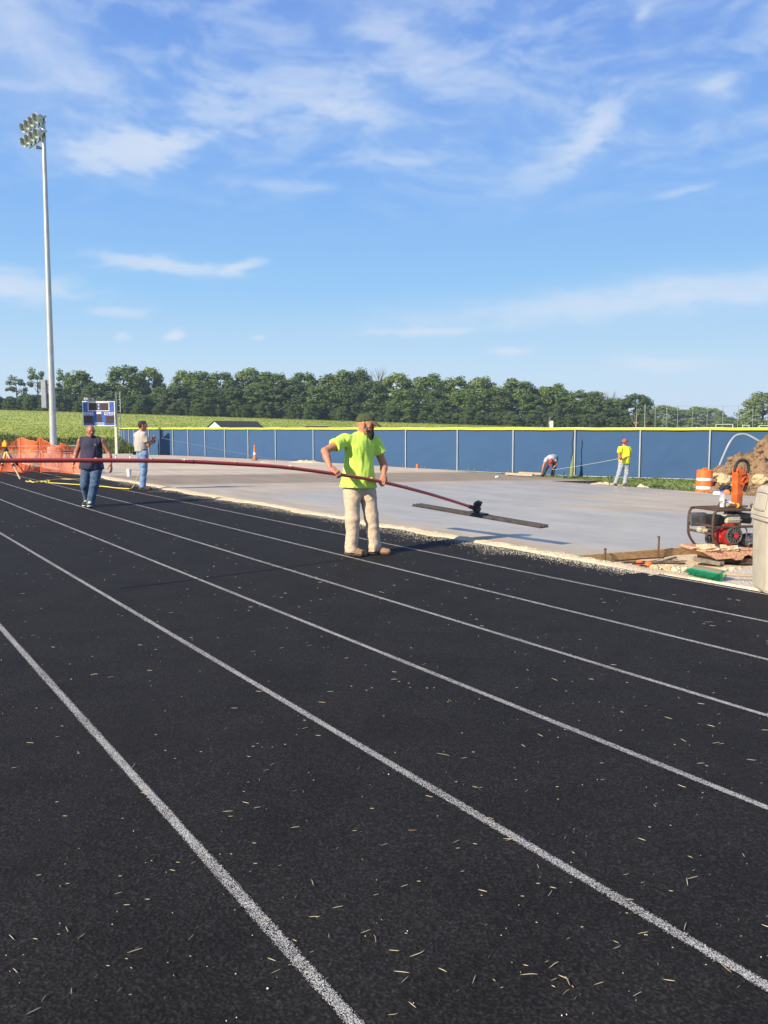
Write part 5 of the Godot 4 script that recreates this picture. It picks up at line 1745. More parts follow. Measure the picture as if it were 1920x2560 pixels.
func build_right_things():
	# rubbish bin
	var foot := onground(1905, 1481, 0.012)
	var o := thing("rubbish_bin", "tall beige plastic rubbish bin with hooded lid at the right edge", "bin", Vector3(foot.x + 0.245, 0.013, foot.z - 0.12), -0.08)
	part(o, "bin_body", loft([rounded_section(0.43, 0.43, 0.06, 0.0), rounded_section(0.45, 0.45, 0.06, 0.03), rounded_section(0.475, 0.475, 0.05, 0.70), rounded_section(0.485, 0.485, 0.05, 0.715)]), M.can_beige)
	part(o, "bin_rim", loft([rounded_section(0.50, 0.50, 0.05, 0.715), rounded_section(0.515, 0.515, 0.05, 0.725), rounded_section(0.515, 0.515, 0.05, 0.750), rounded_section(0.50, 0.50, 0.05, 0.757)]), M.can_beige)
	part(o, "rim_gap", loft([rounded_section(0.485, 0.485, 0.05, 0.755), rounded_section(0.485, 0.485, 0.05, 0.768)]), M.can_dark)
	var lid := part(o, "lid", loft([rounded_section(0.515, 0.515, 0.05, 0.766), rounded_section(0.51, 0.51, 0.05, 0.80), rounded_section(0.43, 0.43, 0.06, 1.03), rounded_section(0.38, 0.38, 0.07, 1.062), rounded_section(0.30, 0.30, 0.08, 1.068)]), M.can_beige)
	for s in 2:
		var turn := Basis(Vector3.UP, 0.0 if s == 0 else -PI * 0.5)
		var lean := Basis(Vector3.RIGHT, -0.173)
		var place := Transform3D(turn, Vector3.ZERO) * Transform3D(lean, Vector3(0, 0.905, 0.2345))
		var ring := []
		for k in 28:
			var a := TAU * k / 28.0
			var ca := cos(a)
			var sa := sin(a)
			ring.append(Vector3(signf(ca) * pow(absf(ca), 0.35) * 0.165, signf(sa) * pow(absf(sa), 0.35) * 0.092, 0.0))
		ring.append(ring[0])
		part(lid, "flap_gap", tube(ring, 0.006, 6, false), M.can_dark, place)
		part(lid, "flap", box(0.30, 0.16, 0.012, 0.005), M.can_beige, place)

	# push broom lying on its back
	var h0 := onground(1727, 1439, 0.0)
	var h1 := onground(1812, 1457, 0.0)
	var mid := (h0 + h1) * 0.5
	var dir := (h1 - h0).normalized()
	o = thing("push_broom", "push broom with green bristles lying on the gravel edge", "broom", Vector3(mid.x, 0.0, mid.z), atan2(-dir.z, dir.x))
	var len := (h1 - h0).length() - 0.02
	part(o, "broom_block", box(len * 0.86, 0.045, 0.055, 0.012), M.broom_block, xf(Vector3(0.0, 0.105, 0.0), Vector3(0.55, 0, 0)))
	var br := RandomNumberGenerator.new()
	br.seed = 9
	var st := st_new()
	for i in 2600:
		var x := br.randf_range(-0.5, 0.5) * len * 0.88
		var row := br.randf_range(-1.0, 1.0)
		var a := Vector3(x, 0.10, row * 0.03)
		var e := a + Vector3(br.randfn(0, 0.012) + x * 0.10, -0.055 - br.randf() * 0.035 + 0.05 * maxf(row, 0.0), row * 0.055 + 0.055 + br.randfn(0, 0.008))
		if row < -0.5:
			e = a + Vector3(br.randfn(0, 0.01), 0.022, -0.035)
		e.y = maxf(e.y, 0.008)
		var w := Vector3(0.0022, 0, 0)
		quad(st, a - w, e - w, e + w, a + w)
	part(o, "bristles", done(st), M.green_bristle)
	part(o, "bristle_core", loft([rounded_section(len * 0.86, 0.07, 0.03, 0.018), rounded_section(len * 0.88, 0.11, 0.04, 0.06), rounded_section(len * 0.86, 0.07, 0.03, 0.10)]), M.green_bristle, xf(Vector3(0, 0, 0.02)))
	part(o, "brace", tube(curve([Vector3(len * 0.5, 0.05, 0.05), Vector3(len * 0.53, 0.06, 0.0), Vector3(len * 0.47, 0.09, -0.03)], 4), 0.008, 6), M.dull_steel)
	var far := onground(1990, 1447, 0.05)
	var local := o.transform.affine_inverse() * Vector3(far.x, 0.055, far.z)
	part(o, "broom_handle", tube([Vector3(len * 0.44, 0.085, -0.01), local], 0.015, 10), M.pale_wood)

	# steel and timber stakes piled on the gravel
	var rods := [[1535, 1411, 1660, 1388, 0.010, "stake_rust"], [1552, 1415, 1716, 1397, 0.010, "dead_wood"], [1580, 1421, 1712, 1403, 0.012, "stake_rust"], [1600, 1425, 1640, 1420, 0.011, "dark_wood"], [1645, 1401, 1690, 1388, 0.015, "dead_wood"], [1560, 1408, 1625, 1399, 0.009, "stake_rust"]]
	var words := ["rusty rod lying closest to the honey form board", "long grey stick running under the compactor from the rod pile", "rusty rod in the middle of the rod pile", "short dark rod nearest the track in the rod pile", "thick grey stick leaning up to the compactor", "thin rusty rod behind the pile by the form board"]
	for i in rods.size():
		var k: Array = rods[i]
		var a := onground(k[0], k[1], -0.09)
		var c := onground(k[2], k[3], -0.10)
		a.y = pad_top(a)
		c.y = pad_top(c)
		o = thing("ground_rod", words[i], "rod", a, 0.0, "rods piled on the gravel")
		part(o, "rod", tube([Vector3(0, k[4], 0), (c - a) * 0.5 + Vector3(0, k[4] + 0.004, 0), c - a + Vector3(0, k[4], 0)], k[4], 8), M[k[5]])
	for k in [[1600, 1404, "bright orange cap on the rod beside the form board"], [1622, 1419, "bright orange cap on the rod nearest the track"]]:
		var a := onground(k[0], k[1] + 3, -0.06)
		o = thing("rod_cap", k[2], "cap", Vector3(a.x, pad_top(a) + 0.01, a.z), 0.0, "orange rod caps on the gravel")
		part(o, "cap_dome", lathe([Vector2(0.018, 0.0), Vector2(0.022, 0.035), Vector2(0.042, 0.04), Vector2(0.042, 0.052), Vector2(0.03, 0.066), Vector2(0, 0.07)], 14), M.orange_plastic, xf(Vector3.ZERO, Vector3(0.4, 0, 0.3)))
		part(o, "cap_sleeve", lathe([Vector2(0.016, -0.02), Vector2(0.022, 0.0), Vector2(0.022, 0.03)], 12), M.orange_plastic)
	# plank and stones by the broom
	var stones := [[1672, 1428, 0.07], [1690, 1432, 0.05], [1660, 1424, 0.045], [1640, 1428, 0.04], [1712, 1414, 0.05], [1770, 1415, 0.05], [1790, 1413, 0.045], [1812, 1412, 0.04], [1832, 1412, 0.045], [1755, 1417, 0.06], [1852, 1411, 0.04], [1631, 1425, 0.03]]
	var where := ["left of the broom head, largest", "left of the broom head, second", "behind the largest stone left of the broom", "nearest the orange rod caps", "above the left end of the broom", "under the compactor, third in the row", "under the compactor, fourth in the row", "under the compactor, fifth in the row", "under the compactor, sixth in the row", "under the compactor, second in the row", "under the compactor, last in the row", "beside the lower orange cap"]
	for i in stones.size():
		var k: Array = stones[i]
		var a := onground(k[0], k[1], -0.06)
		o = thing("stone", "pale limestone lump " + where[i], "stone", Vector3(a.x, pad_top(a) + k[2] * 0.35, a.z), rng.randf() * 6.0, "stones on the gravel")
		part(o, "lump", lumpy(k[2], Vector3(1.3, 0.75, 1.0), 0.35, 60 + i, 12), M.rock if i % 3 == 0 else M.limestone)

	# traffic barrel by the dirt pile
	var p := onterrain(1760, 1231)
	p = spot(1760, 1231, 28.2)
	p.y = spot(1760, 1231, 28.2).y
	var s := 60.0 / F * 28.2 / 0.80
	o = thing("traffic_barrel", "orange traffic barrel with two white bands by the dirt pile", "barrel", p, 0.0)
	var bar := Transform3D(Basis.from_scale(Vector3.ONE * s), Vector3.ZERO)
	part(o, "base_ring", lathe([Vector2(0.0, -0.06), Vector2(0.34, -0.06), Vector2(0.34, -0.02), Vector2(0.27, 0.0)], 26), M.rubber_black, bar)
	var bands := [[0.272, 0.0, 0.268, 0.115, "orange_band", "orange_plastic"], [0.262, 0.115, 0.258, 0.225, "white_band", "white_band"], [0.268, 0.225, 0.262, 0.40, "orange_band", "orange_plastic"], [0.256, 0.40, 0.252, 0.50, "white_band", "white_band"], [0.262, 0.50, 0.252, 0.735, "orange_band", "orange_plastic"]]
	for k in bands:
		part(o, k[4], lathe([Vector2(k[0] - 0.006, k[1] - 0.004), Vector2(k[0], k[1] + 0.012), Vector2(k[2], k[3] - 0.012), Vector2(k[2] - 0.006, k[3] + 0.004)], 28), M[k[5]], bar)
	part(o, "barrel_top", lathe([Vector2(0.246, 0.735), Vector2(0.225, 0.755), Vector2(0.0, 0.76)], 28), M.orange_plastic, bar)
	part(o, "barrel_handle", box(0.16, 0.07, 0.05, 0.015), M.orange_plastic, bar * at(0, 0.785, 0))

	# bent pipe leaning against the fence
	var pp := []
	for q in [[1789, 1184, 35.5], [1800, 1160, 35.7], [1815, 1125, 36.0], [1826, 1104, 36.1], [1838, 1090, 36.2], [1852, 1085.5, 36.2], [1868, 1087, 36.2], [1888, 1097, 36.1], [1912, 1112, 36.0], [1940, 1128, 35.8], [1965, 1150, 35.5]]:
		pp.append(spot(q[0], q[1], q[2]))
	var e := pp[0] as Vector3
	o = thing("bent_pipe", "arched grey pipe leaning against the fence above the dirt pile", "pipe", e)
	var path := curve(pp, 4)
	for i in path.size():
		path[i] -= e
	path.push_front(path[0] + Vector3(-0.3, -0.75, 0.3))
	part(o, "pipe", tube(path, 0.048, 10), M.galvanised)

func pad_top(p: Vector3) -> float:
	var n := n_of(p)
	var u := u_of(p)
	var low: float = -0.135 * smoothstep(8.1, 8.9, n) - 0.014 * maxf(0.0, n - 9.0)
	return lerpf(low, -0.012, smoothstep(6.2, 5.2, u) * smoothstep(9.6, 9.0, n)) + 0.003

func build_dirt_pile():
	# the mound sits right of the slab's far corner; its skyline is read from the photograph
	var f := FastNoiseLite.new()
	f.seed = 52
	f.frequency = 1.0
	f.fractal_octaves = 5
	f.fractal_gain = 0.55
	var d0 := 27.0
	var c := spot(1990, 1235, 30.0)
	var g := -0.50
	var o := thing("dirt_pile", "large brown dirt pile at the right in front of the fence", "dirt pile", Vector3(c.x, g, c.z))
	var sky := [[1690, 1236], [1735, 1228], [1770, 1198], [1790, 1184], [1815, 1174], [1838, 1158], [1860, 1148], [1885, 1136], [1900, 1114], [1925, 1105], [1980, 1085], [2060, 1095], [2160, 1160], [2260, 1236]]
	var st := st_new()
	var nx := 110
	var nz := 64
	for j in nz + 1:
		for i in nx + 1:
			var px := lerpf(1690, 2260, float(i) / nx)
			var dep := lerpf(26.6, 34.5, float(j) / nz)
			var ridge_px := 1236.0
			for k in sky.size() - 1:
				if px <= sky[k + 1][0]:
					ridge_px = lerpf(sky[k][1], sky[k + 1][1], (px - sky[k][0]) / (sky[k + 1][0] - sky[k][0]))
					break
			var top: float = maxf(0.0, spot(px, ridge_px, 31.0).y - g)
			var q := spot(px, 1100, dep)
			var t := (dep - 26.6) / (34.5 - 26.6)
			var prof: float = smoothstep(0.0, 0.56, t) * smoothstep(1.0, 0.58, t)
			var y := top * prof
			y += (f.get_noise_2d(q.x * 0.9, dep * 0.9) * 0.36 + f.get_noise_2d(q.x * 3.2, dep * 3.2) * 0.26) * smoothstep(0.02, 0.5, y) + absf(f.get_noise_2d(q.x * 1.8 + 7.0, dep * 1.8)) * 0.30 * smoothstep(0.05, 0.6, y)
			if y < 0.03:
				y = -0.25
			if t < 0.02 or i == 0 or i == nx or t > 0.98:
				y = -0.25
			st.add_vertex(Vector3(q.x, y + g, q.z) - o.position)
	for j in nz:
		for i in nx:
			var k := j * (nx + 1) + i
			for v in [k, k + nx + 1, k + nx + 2, k, k + nx + 2, k + 1]:
				st.add_index(v)
	st.generate_normals()
	part(o, "mound", st.commit(), M.dirt)
	var clods := []
	for i in 420:
		var px := rng.randf_range(1735, 2000)
		var py := rng.randf_range(1125, 1232)
		clods.append([px, py])
	# loose clods over the face of the mound
	var many := []
	var r := RandomNumberGenerator.new()
	r.seed = 4
	var mesh: ArrayMesh = (o.get_child(0) as MeshInstance3D).mesh
	var verts: PackedVector3Array = mesh.surface_get_arrays(0)[Mesh.ARRAY_VERTEX]
	for i in 1500:
		var v: Vector3 = verts[r.randi() % verts.size()]
		if v.y < 0.02:
			continue
		var s := r.randf_range(0.02, 0.11)
		if r.randf() < 0.08:
			s *= 2.0
		many.append([Transform3D(Basis.from_euler(Vector3(r.randf() * 6, r.randf() * 6, 0)).scaled(Vector3(s * 1.3, s, s)), o.position + v + Vector3(r.randf_range(-0.05, 0.05), s * 0.2, r.randf_range(-0.05, 0.05)))])
	scatter("dirt_clods", lumpy(1.0, Vector3(1.2, 0.8, 1.0), 0.35, 71, 8), M.dirt, many, "loose brown clods on the dirt pile")
	# boulders with places of their own
	for k in [[1818, 1205, 28.1, 0.30, Vector3(1.35, 0.7, 0.9), "big tan boulder at the foot of the dirt pile right of the barrel"], [1905, 1240, 26.5, 0.18, Vector3(1.2, 0.8, 1.0), "small rock behind the orange tiller"], [1786, 1214, 28.4, 0.10, Vector3(1.3, 0.6, 1.0), "flat clod just right of the barrel"], [1795, 1190, 28.8, 0.16, Vector3(1.4, 0.7, 1.0), "rough clod above the big boulder"], [1900, 1200, 28.0, 0.2, Vector3(1.3, 0.8, 1.0), "rough rock high on the pile behind the black loop"]]:
		var p := spot(k[0], k[1], k[2])
		var b := thing("boulder", k[5], "boulder", p, rng.randf() * 6.0, "boulders in the dirt pile")
		part(b, "rock", lumpy(k[3], k[4], 0.34, 80 + int(k[0]), 16), M.rock)
	# odds and ends dumped at the foot of the pile
	var p := spot(1816, 1222, 27.4)
	var b := thing("tool_bag", "black tool bag slumped at the foot of the dirt pile", "bag", p)
	part(b, "bag_body", lumpy(0.17, Vector3(1.3, 0.75, 0.8), 0.35, 21, 14), M.rubber_black)
	part(b, "bag_flap", lumpy(0.09, Vector3(1.2, 0.5, 0.8), 0.3, 22, 12), M.engine_grey, at(-0.12, 0.10, 0.02))
	p = spot(1817, 1231, 27.0)
	b = thing("orange_bucket_lid", "small round orange lump beside the black tool bag", "lump", p)
	part(b, "lump", lumpy(0.10, Vector3(1.1, 0.8, 0.8), 0.2, 23, 12), mat("dull_orange", lin(0.62, 0.22, 0.10), 0.7))
	p = spot(1793, 1230, 26.9)
	b = thing("cooler_jug", "white jug with a blue handle between the barrel and the tool bag", "jug", p + Vector3(0, -0.06, 0))
	part(b, "jug_body", lathe([Vector2(0, -0.06), Vector2(0.13, -0.06), Vector2(0.125, 0.05), Vector2(0.08, 0.085), Vector2(0, 0.09)], 18), M.white_paint)
	part(b, "jug_handle", tube(curve([Vector3(-0.09, 0.05, 0.02), Vector3(-0.06, 0.12, 0.02), Vector3(0.0, 0.135, 0.02), Vector3(0.06, 0.12, 0.02), Vector3(0.09, 0.05, 0.02)], 4), 0.016, 8), M.blue_plastic)
	p = spot(1847, 1207, 27.3)
	b = thing("grinder", "small black machine with thin legs before the dirt pile", "machine", p)
	part(b, "motor", lumpy(0.085, Vector3(1.1, 0.75, 0.8), 0.12, 25, 12), M.engine_black)
	for k in [[-0.10, -0.26], [0.0, -0.22], [0.04, -0.27]]:
		part(b, "leg", tube([Vector3(0, -0.03, 0), Vector3(k[0], k[1], 0.05)], 0.012, 6), M.engine_black)
	part(b, "shaft", tube([Vector3(0.04, 0.04, 0), Vector3(0.20, 0.24, -0.05)], 0.016, 6), M.dull_steel)
	p = spot(1848, 1236, 26.8)
	b = thing("orange_rod", "thin orange rod lying along the slab edge left of the tiller", "rod", p)
	part(b, "rod", tube(curve([Vector3(-0.25, 0.05, 0), Vector3(-0.12, 0.0, 0), Vector3(0.05, -0.03, 0), Vector3(0.45, -0.05, 0)], 4), 0.014, 6), M.net_orange)

# ------------------------------------------------------------------ people: smooth bodies from tapered bones
# a bone: [from, to, radius, radius, blend, flat direction or null, flat factor, cut flat at the end?]
func bone(a: Vector3, b: Vector3, ra: float, rb: float, k := 0.03, fd = null, ff := 1.0, cut := false) -> Array:
	return [a, b, ra, rb, k, fd, ff, cut]

func flesh(bones: Array, cell: float, cuts := [], fold := 0.0, fold_freq := 9.0, stretch := Vector3.ONE, sd := 1, crease := 0.0) -> Array:
	var lo := Vector3.INF
	var hi := -Vector3.INF
	for b in bones:
		var m: float = maxf(b[2], b[3])
		for p in [b[0], b[1]]:
			lo = lo.min(p - Vector3.ONE * m)
			hi = hi.max(p + Vector3.ONE * m)
	lo -= Vector3.ONE * (cell * 3.0 + fold)
	hi += Vector3.ONE * (cell * 3.0 + fold)
	var nx := int(ceil((hi.x - lo.x) / cell)) + 1
	var ny := int(ceil((hi.y - lo.y) / cell)) + 1
	var nz := int(ceil((hi.z - lo.z) / cell)) + 1
	var v := PackedFloat32Array()
	v.resize(nx * ny * nz)
	v.fill(1.0)
	for b in bones:
		var a: Vector3 = b[0]
		var e: Vector3 = b[1]
		var ra: float = b[2]
		var rb: float = b[3]
		var k: float = b[4]
		var flat: bool = b[5] != null
		var fd: Vector3 = b[5] if flat else Vector3.ZERO
		var ff: float = b[6] - 1.0
		var cut: bool = b[7]
		var dir: Vector3 = (e - a).normalized()
		var be: Vector3 = e - a
		if flat:
			be += fd * (be.dot(fd) * ff)
		var bb := maxf(be.dot(be), 1e-9)
		var m := maxf(ra, rb) + k + cell * 2.0 + fold
		var b0 := (a.min(e) - Vector3.ONE * m - lo) / cell
		var b1 := (a.max(e) + Vector3.ONE * m - lo) / cell
		var i0 := maxi(0, int(b0.x))
		var i1 := mini(nx - 1, int(b1.x) + 1)
		var j0 := maxi(0, int(b0.y))
		var j1 := mini(ny - 1, int(b1.y) + 1)
		var k0 := maxi(0, int(b0.z))
		var k1 := mini(nz - 1, int(b1.z) + 1)
		for iz in range(k0, k1 + 1):
			for iy in range(j0, j1 + 1):
				var row := (iz * ny + iy) * nx
				for ix in range(i0, i1 + 1):
					var p := Vector3(lo.x + ix * cell, lo.y + iy * cell, lo.z + iz * cell)
					var pa := p - a
					if flat:
						pa += fd * (pa.dot(fd) * ff)
					var h := clampf(pa.dot(be) / bb, 0.0, 1.0)
					var d := (pa - be * h).length() - (ra + (rb - ra) * h)
					if cut:
						d = maxf(d, (p - e).dot(dir))
					var o := v[row + ix]
					if o > 0.9:
						v[row + ix] = minf(d, 0.9)
					else:
						var t := clampf(0.5 + 0.5 * (o - d) / k, 0.0, 1.0)
						v[row + ix] = o + (d - o) * t - k * t * (1.0 - t)
	var fn: FastNoiseLite = null
	if fold > 0.0:
		fn = FastNoiseLite.new()
		fn.seed = sd
		fn.noise_type = FastNoiseLite.TYPE_SIMPLEX_SMOOTH
		fn.frequency = fold_freq
		fn.fractal_type = FastNoiseLite.FRACTAL_RIDGED
		fn.fractal_octaves = 2
	if fn or cuts:
		for iz in nz:
			for iy in ny:
				var row := (iz * ny + iy) * nx
				for ix in nx:
					var o := v[row + ix]
					if o > 0.06 or o < -0.06:
						continue
					var p := Vector3(lo.x + ix * cell, lo.y + iy * cell, lo.z + iz * cell)
					if fn:
						o -= fn.get_noise_3dv(p * stretch) * fold
						if crease > 0.0:       # bunched cloth: short level creases, most of them low on the leg
							o -= fn.get_noise_3dv(Vector3(p.x * 1.5 + p.y * 1.1, p.y * 2.3 + p.x * 0.8, p.z * 1.5)) * crease * (0.35 + smoothstep(0.42, 0.08, p.y) + 0.6 * smoothstep(0.16, 0.0, absf(p.y - 0.80)) + 0.5 * smoothstep(0.12, 0.0, absf(p.y - 0.48)))
					v[row + ix] = o
		for c in cuts:
			var cp: Vector3 = c[0]
			var cn: Vector3 = c[1]
			for iz in nz:
				for iy in ny:
					var row := (iz * ny + iy) * nx
					for ix in nx:
						var o := v[row + ix]
						if o > 0.09:
							continue
						var p := Vector3(lo.x + ix * cell, lo.y + iy * cell, lo.z + iz * cell)
						v[row + ix] = maxf(o, (p - cp).dot(cn))
	# surface nets
	var at_ := PackedInt32Array()
	at_.resize(nx * ny * nz)
	at_.fill(-1)
	var verts := PackedVector3Array()
	var sx := 1
	var sy := nx
	var sz := nx * ny
	for iz in nz - 1:
		for iy in ny - 1:
			var row := (iz * ny + iy) * nx
			for ix in nx - 1:
				var q := row + ix
				var c0 := v[q]
				if c0 > 0.06 + cell or c0 < -0.06 - cell:
					continue
				var c1 := v[q + sx]
				var c2 := v[q + sy]
				var c3 := v[q + sx + sy]
				var c4 := v[q + sz]
				var c5 := v[q + sx + sz]
				var c6 := v[q + sy + sz]
				var c7 := v[q + sx + sy + sz]
				var neg := int(c0 < 0.0) + int(c1 < 0.0) + int(c2 < 0.0) + int(c3 < 0.0) + int(c4 < 0.0) + int(c5 < 0.0) + int(c6 < 0.0) + int(c7 < 0.0)
				if neg == 0 or neg == 8:
					continue
				var s := Vector3.ZERO
				var n := 0
				if (c0 < 0.0) != (c1 < 0.0):
					s += Vector3(c0 / (c0 - c1), 0, 0)
					n += 1
				if (c2 < 0.0) != (c3 < 0.0):
					s += Vector3(c2 / (c2 - c3), 1, 0)
					n += 1
				if (c4 < 0.0) != (c5 < 0.0):
					s += Vector3(c4 / (c4 - c5), 0, 1)
					n += 1
				if (c6 < 0.0) != (c7 < 0.0):
					s += Vector3(c6 / (c6 - c7), 1, 1)
					n += 1
				if (c0 < 0.0) != (c2 < 0.0):
					s += Vector3(0, c0 / (c0 - c2), 0)
					n += 1
				if (c1 < 0.0) != (c3 < 0.0):
					s += Vector3(1, c1 / (c1 - c3), 0)
					n += 1
				if (c4 < 0.0) != (c6 < 0.0):
					s += Vector3(0, c4 / (c4 - c6), 1)
					n += 1
				if (c5 < 0.0) != (c7 < 0.0):
					s += Vector3(1, c5 / (c5 - c7), 1)
					n += 1
				if (c0 < 0.0) != (c4 < 0.0):
					s += Vector3(0, 0, c0 / (c0 - c4))
					n += 1
				if (c1 < 0.0) != (c5 < 0.0):
					s += Vector3(1, 0, c1 / (c1 - c5))
					n += 1
				if (c2 < 0.0) != (c6 < 0.0):
					s += Vector3(0, 1, c2 / (c2 - c6))
					n += 1
				if (c3 < 0.0) != (c7 < 0.0):
					s += Vector3(1, 1, c3 / (c3 - c7))
					n += 1
				at_[q] = verts.size()
				verts.append(lo + (Vector3(ix, iy, iz) + s / n) * cell)
	var idx := PackedInt32Array()
	for iz in range(1, nz - 1):
		for iy in range(1, ny - 1):
			var row := (iz * ny + iy) * nx
			for ix in range(1, nx - 1):
				var q := row + ix
				if at_[q] < 0 and v[q] > 0.03 + cell:
					continue
				var inside := v[q] < 0.0
				# the four cells round each crossed edge
				if inside != (v[q + sx] < 0.0):
					quad_index(idx, at_[q], at_[q - sy], at_[q - sy - sz], at_[q - sz], inside)
				if inside != (v[q + sy] < 0.0):
					quad_index(idx, at_[q], at_[q - sz], at_[q - sz - sx], at_[q - sx], inside)
				if inside != (v[q + sz] < 0.0):
					quad_index(idx, at_[q], at_[q - sx], at_[q - sx - sy], at_[q - sy], inside)
	return [verts, idx]

func quad_index(idx: PackedInt32Array, a: int, b: int, c: int, d: int, flip: bool):
	if a < 0 or b < 0 or c < 0 or d < 0:
		return
	if flip:
		idx.append_array([a, b, c, a, c, d])
	else:
		idx.append_array([a, c, b, a, d, c])

func skin_over(parts: Array) -> ArrayMesh:       # several fleshed pieces as one continuous mesh with smooth normals
	var verts := PackedVector3Array()
	var idx := PackedInt32Array()
	for p in parts:
		var base := verts.size()
		verts.append_array(p[0])
		for i in p[1]:
			idx.append(i + base)
	var norms := PackedVector3Array()
	norms.resize(verts.size())
	for t in range(0, idx.size(), 3):
		var n := (verts[idx[t]] - verts[idx[t + 2]]).cross(verts[idx[t]] - verts[idx[t + 1]])
		norms[idx[t]] += n
		norms[idx[t + 1]] += n
		norms[idx[t + 2]] += n
	for i in norms.size():
		norms[i] = norms[i].normalized()
	var arr := []
	arr.resize(Mesh.ARRAY_MAX)
	arr[Mesh.ARRAY_VERTEX] = verts
	arr[Mesh.ARRAY_NORMAL] = norms
	arr[Mesh.ARRAY_INDEX] = idx
	var m := ArrayMesh.new()
	m.add_surface_from_arrays(Mesh.PRIMITIVE_TRIANGLES, arr)
	return m

func hand_bones(wrist: Vector3, knuckles: Vector3, palm: Vector3, across: Vector3, curl: float, thumb_side := 1.0) -> Array:
	# palm: the way the palm faces; across: along the row of knuckles, towards the thumb for thumb_side 1
	var t := (knuckles - wrist).normalized()
	var n := (palm - t * palm.dot(t)).normalized()
	var s := (across - t * across.dot(t) - n * across.dot(n)).normalized()
	var out := []
	out.append(bone(wrist, wrist.lerp(knuckles, 0.4), 0.030, 0.033, 0.02, n, 1.5))
	for k in 4:
		var o := (k - 1.5) * 0.021
		out.append(bone(wrist + t * 0.02 + s * o * 0.7, knuckles + s * o, 0.016, 0.0135, 0.014))
		var scale: float = [0.92, 1.06, 1.0, 0.8][k] if thumb_side < 0 else [0.8, 1.0, 1.06, 0.92][k]
		var p := knuckles + s * o
		var a := curl * 0.28
		for seg in [[0.045, 0.0100], [0.029, 0.0092], [0.022, 0.0082]]:
			var d := (t * cos(a) + n * sin(a)).normalized()
			var q: Vector3 = p + d * seg[0] * scale
			out.append(bone(p, q, seg[1], seg[1] * 0.93, 0.004))
			p = q
			a += curl * 0.40
	var th := wrist + t * 0.030 + s * thumb_side * 0.026
	var t1 := th + (t * 0.6 + s * thumb_side * 0.6 + n * 0.55).normalized() * 0.042
	var t2 := t1 + (t * 0.75 + n * (0.3 + 0.5 * curl) - s * thumb_side * 0.1).normalized() * 0.032
	var t3 := t2 + (t * 0.6 + n * (0.3 + 0.7 * curl) - s * thumb_side * 0.35).normalized() * 0.026
	out.append(bone(th - t * 0.015, t1, 0.016, 0.0125, 0.012))
	out.append(bone(t1, t2, 0.0120, 0.0108, 0.005))
	out.append(bone(t2, t3, 0.0108, 0.0092, 0.005))
	return out

func head_bones(c: Vector3, f: Vector3, v: Vector3, neck: Vector3, fat := 1.0) -> Array:
	var s := f.cross(v).normalized()
	return [
		bone(c - f * 0.030 + v * 0.035, c + f * 0.022 + v * 0.040, 0.094, 0.088, 0.03, s, 1.22),
		bone(c + f * 0.030 + v * 0.01, c + f * 0.048 - v * 0.080, 0.068 * fat, 0.046 * fat, 0.03, s, 1.05),
		bone(c - f * 0.02 - v * 0.03, c + f * 0.02 - v * 0.065, 0.062 * fat, 0.052 * fat, 0.03),
		bone(c + f * 0.088 + v * 0.028 + s * 0.034, c + f * 0.088 + v * 0.028 - s * 0.034, 0.018, 0.018, 0.016),
		bone(c + f * 0.098 + v * 0.018, c + f * 0.122 - v * 0.022, 0.0095, 0.0145, 0.010),
		bone(c + f * 0.102 - v * 0.026 + s * 0.012, c + f * 0.102 - v * 0.026 - s * 0.012, 0.010, 0.010, 0.008),
		bone(c + f * 0.086 - v * 0.055 + s * 0.018, c + f * 0.086 - v * 0.055 - s * 0.018, 0.013, 0.013, 0.008),
		bone(c + f * 0.078 - v * 0.095, c + f * 0.070 - v * 0.098, 0.020, 0.020, 0.015),
		bone(c + f * 0.062 - v * 0.012 + s * 0.045, c + f * 0.060 - v * 0.02 + s * 0.048, 0.022, 0.020, 0.02),
		bone(c + f * 0.062 - v * 0.012 - s * 0.045, c + f * 0.060 - v * 0.02 - s * 0.048, 0.022, 0.020, 0.02),
		bone(c - f * 0.012 + v * 0.020 + s * 0.083, c - f * 0.004 - v * 0.030 + s * 0.079, 0.021, 0.013, 0.008, s, 1.7),
		bone(c - f * 0.012 + v * 0.020 - s * 0.083, c - f * 0.004 - v * 0.030 - s * 0.079, 0.021, 0.013, 0.008, s, 1.7),
		bone(neck - v * 0.03, c - f * 0.022 - v * 0.05, 0.064 * fat, 0.058 * fat, 0.03),
	]

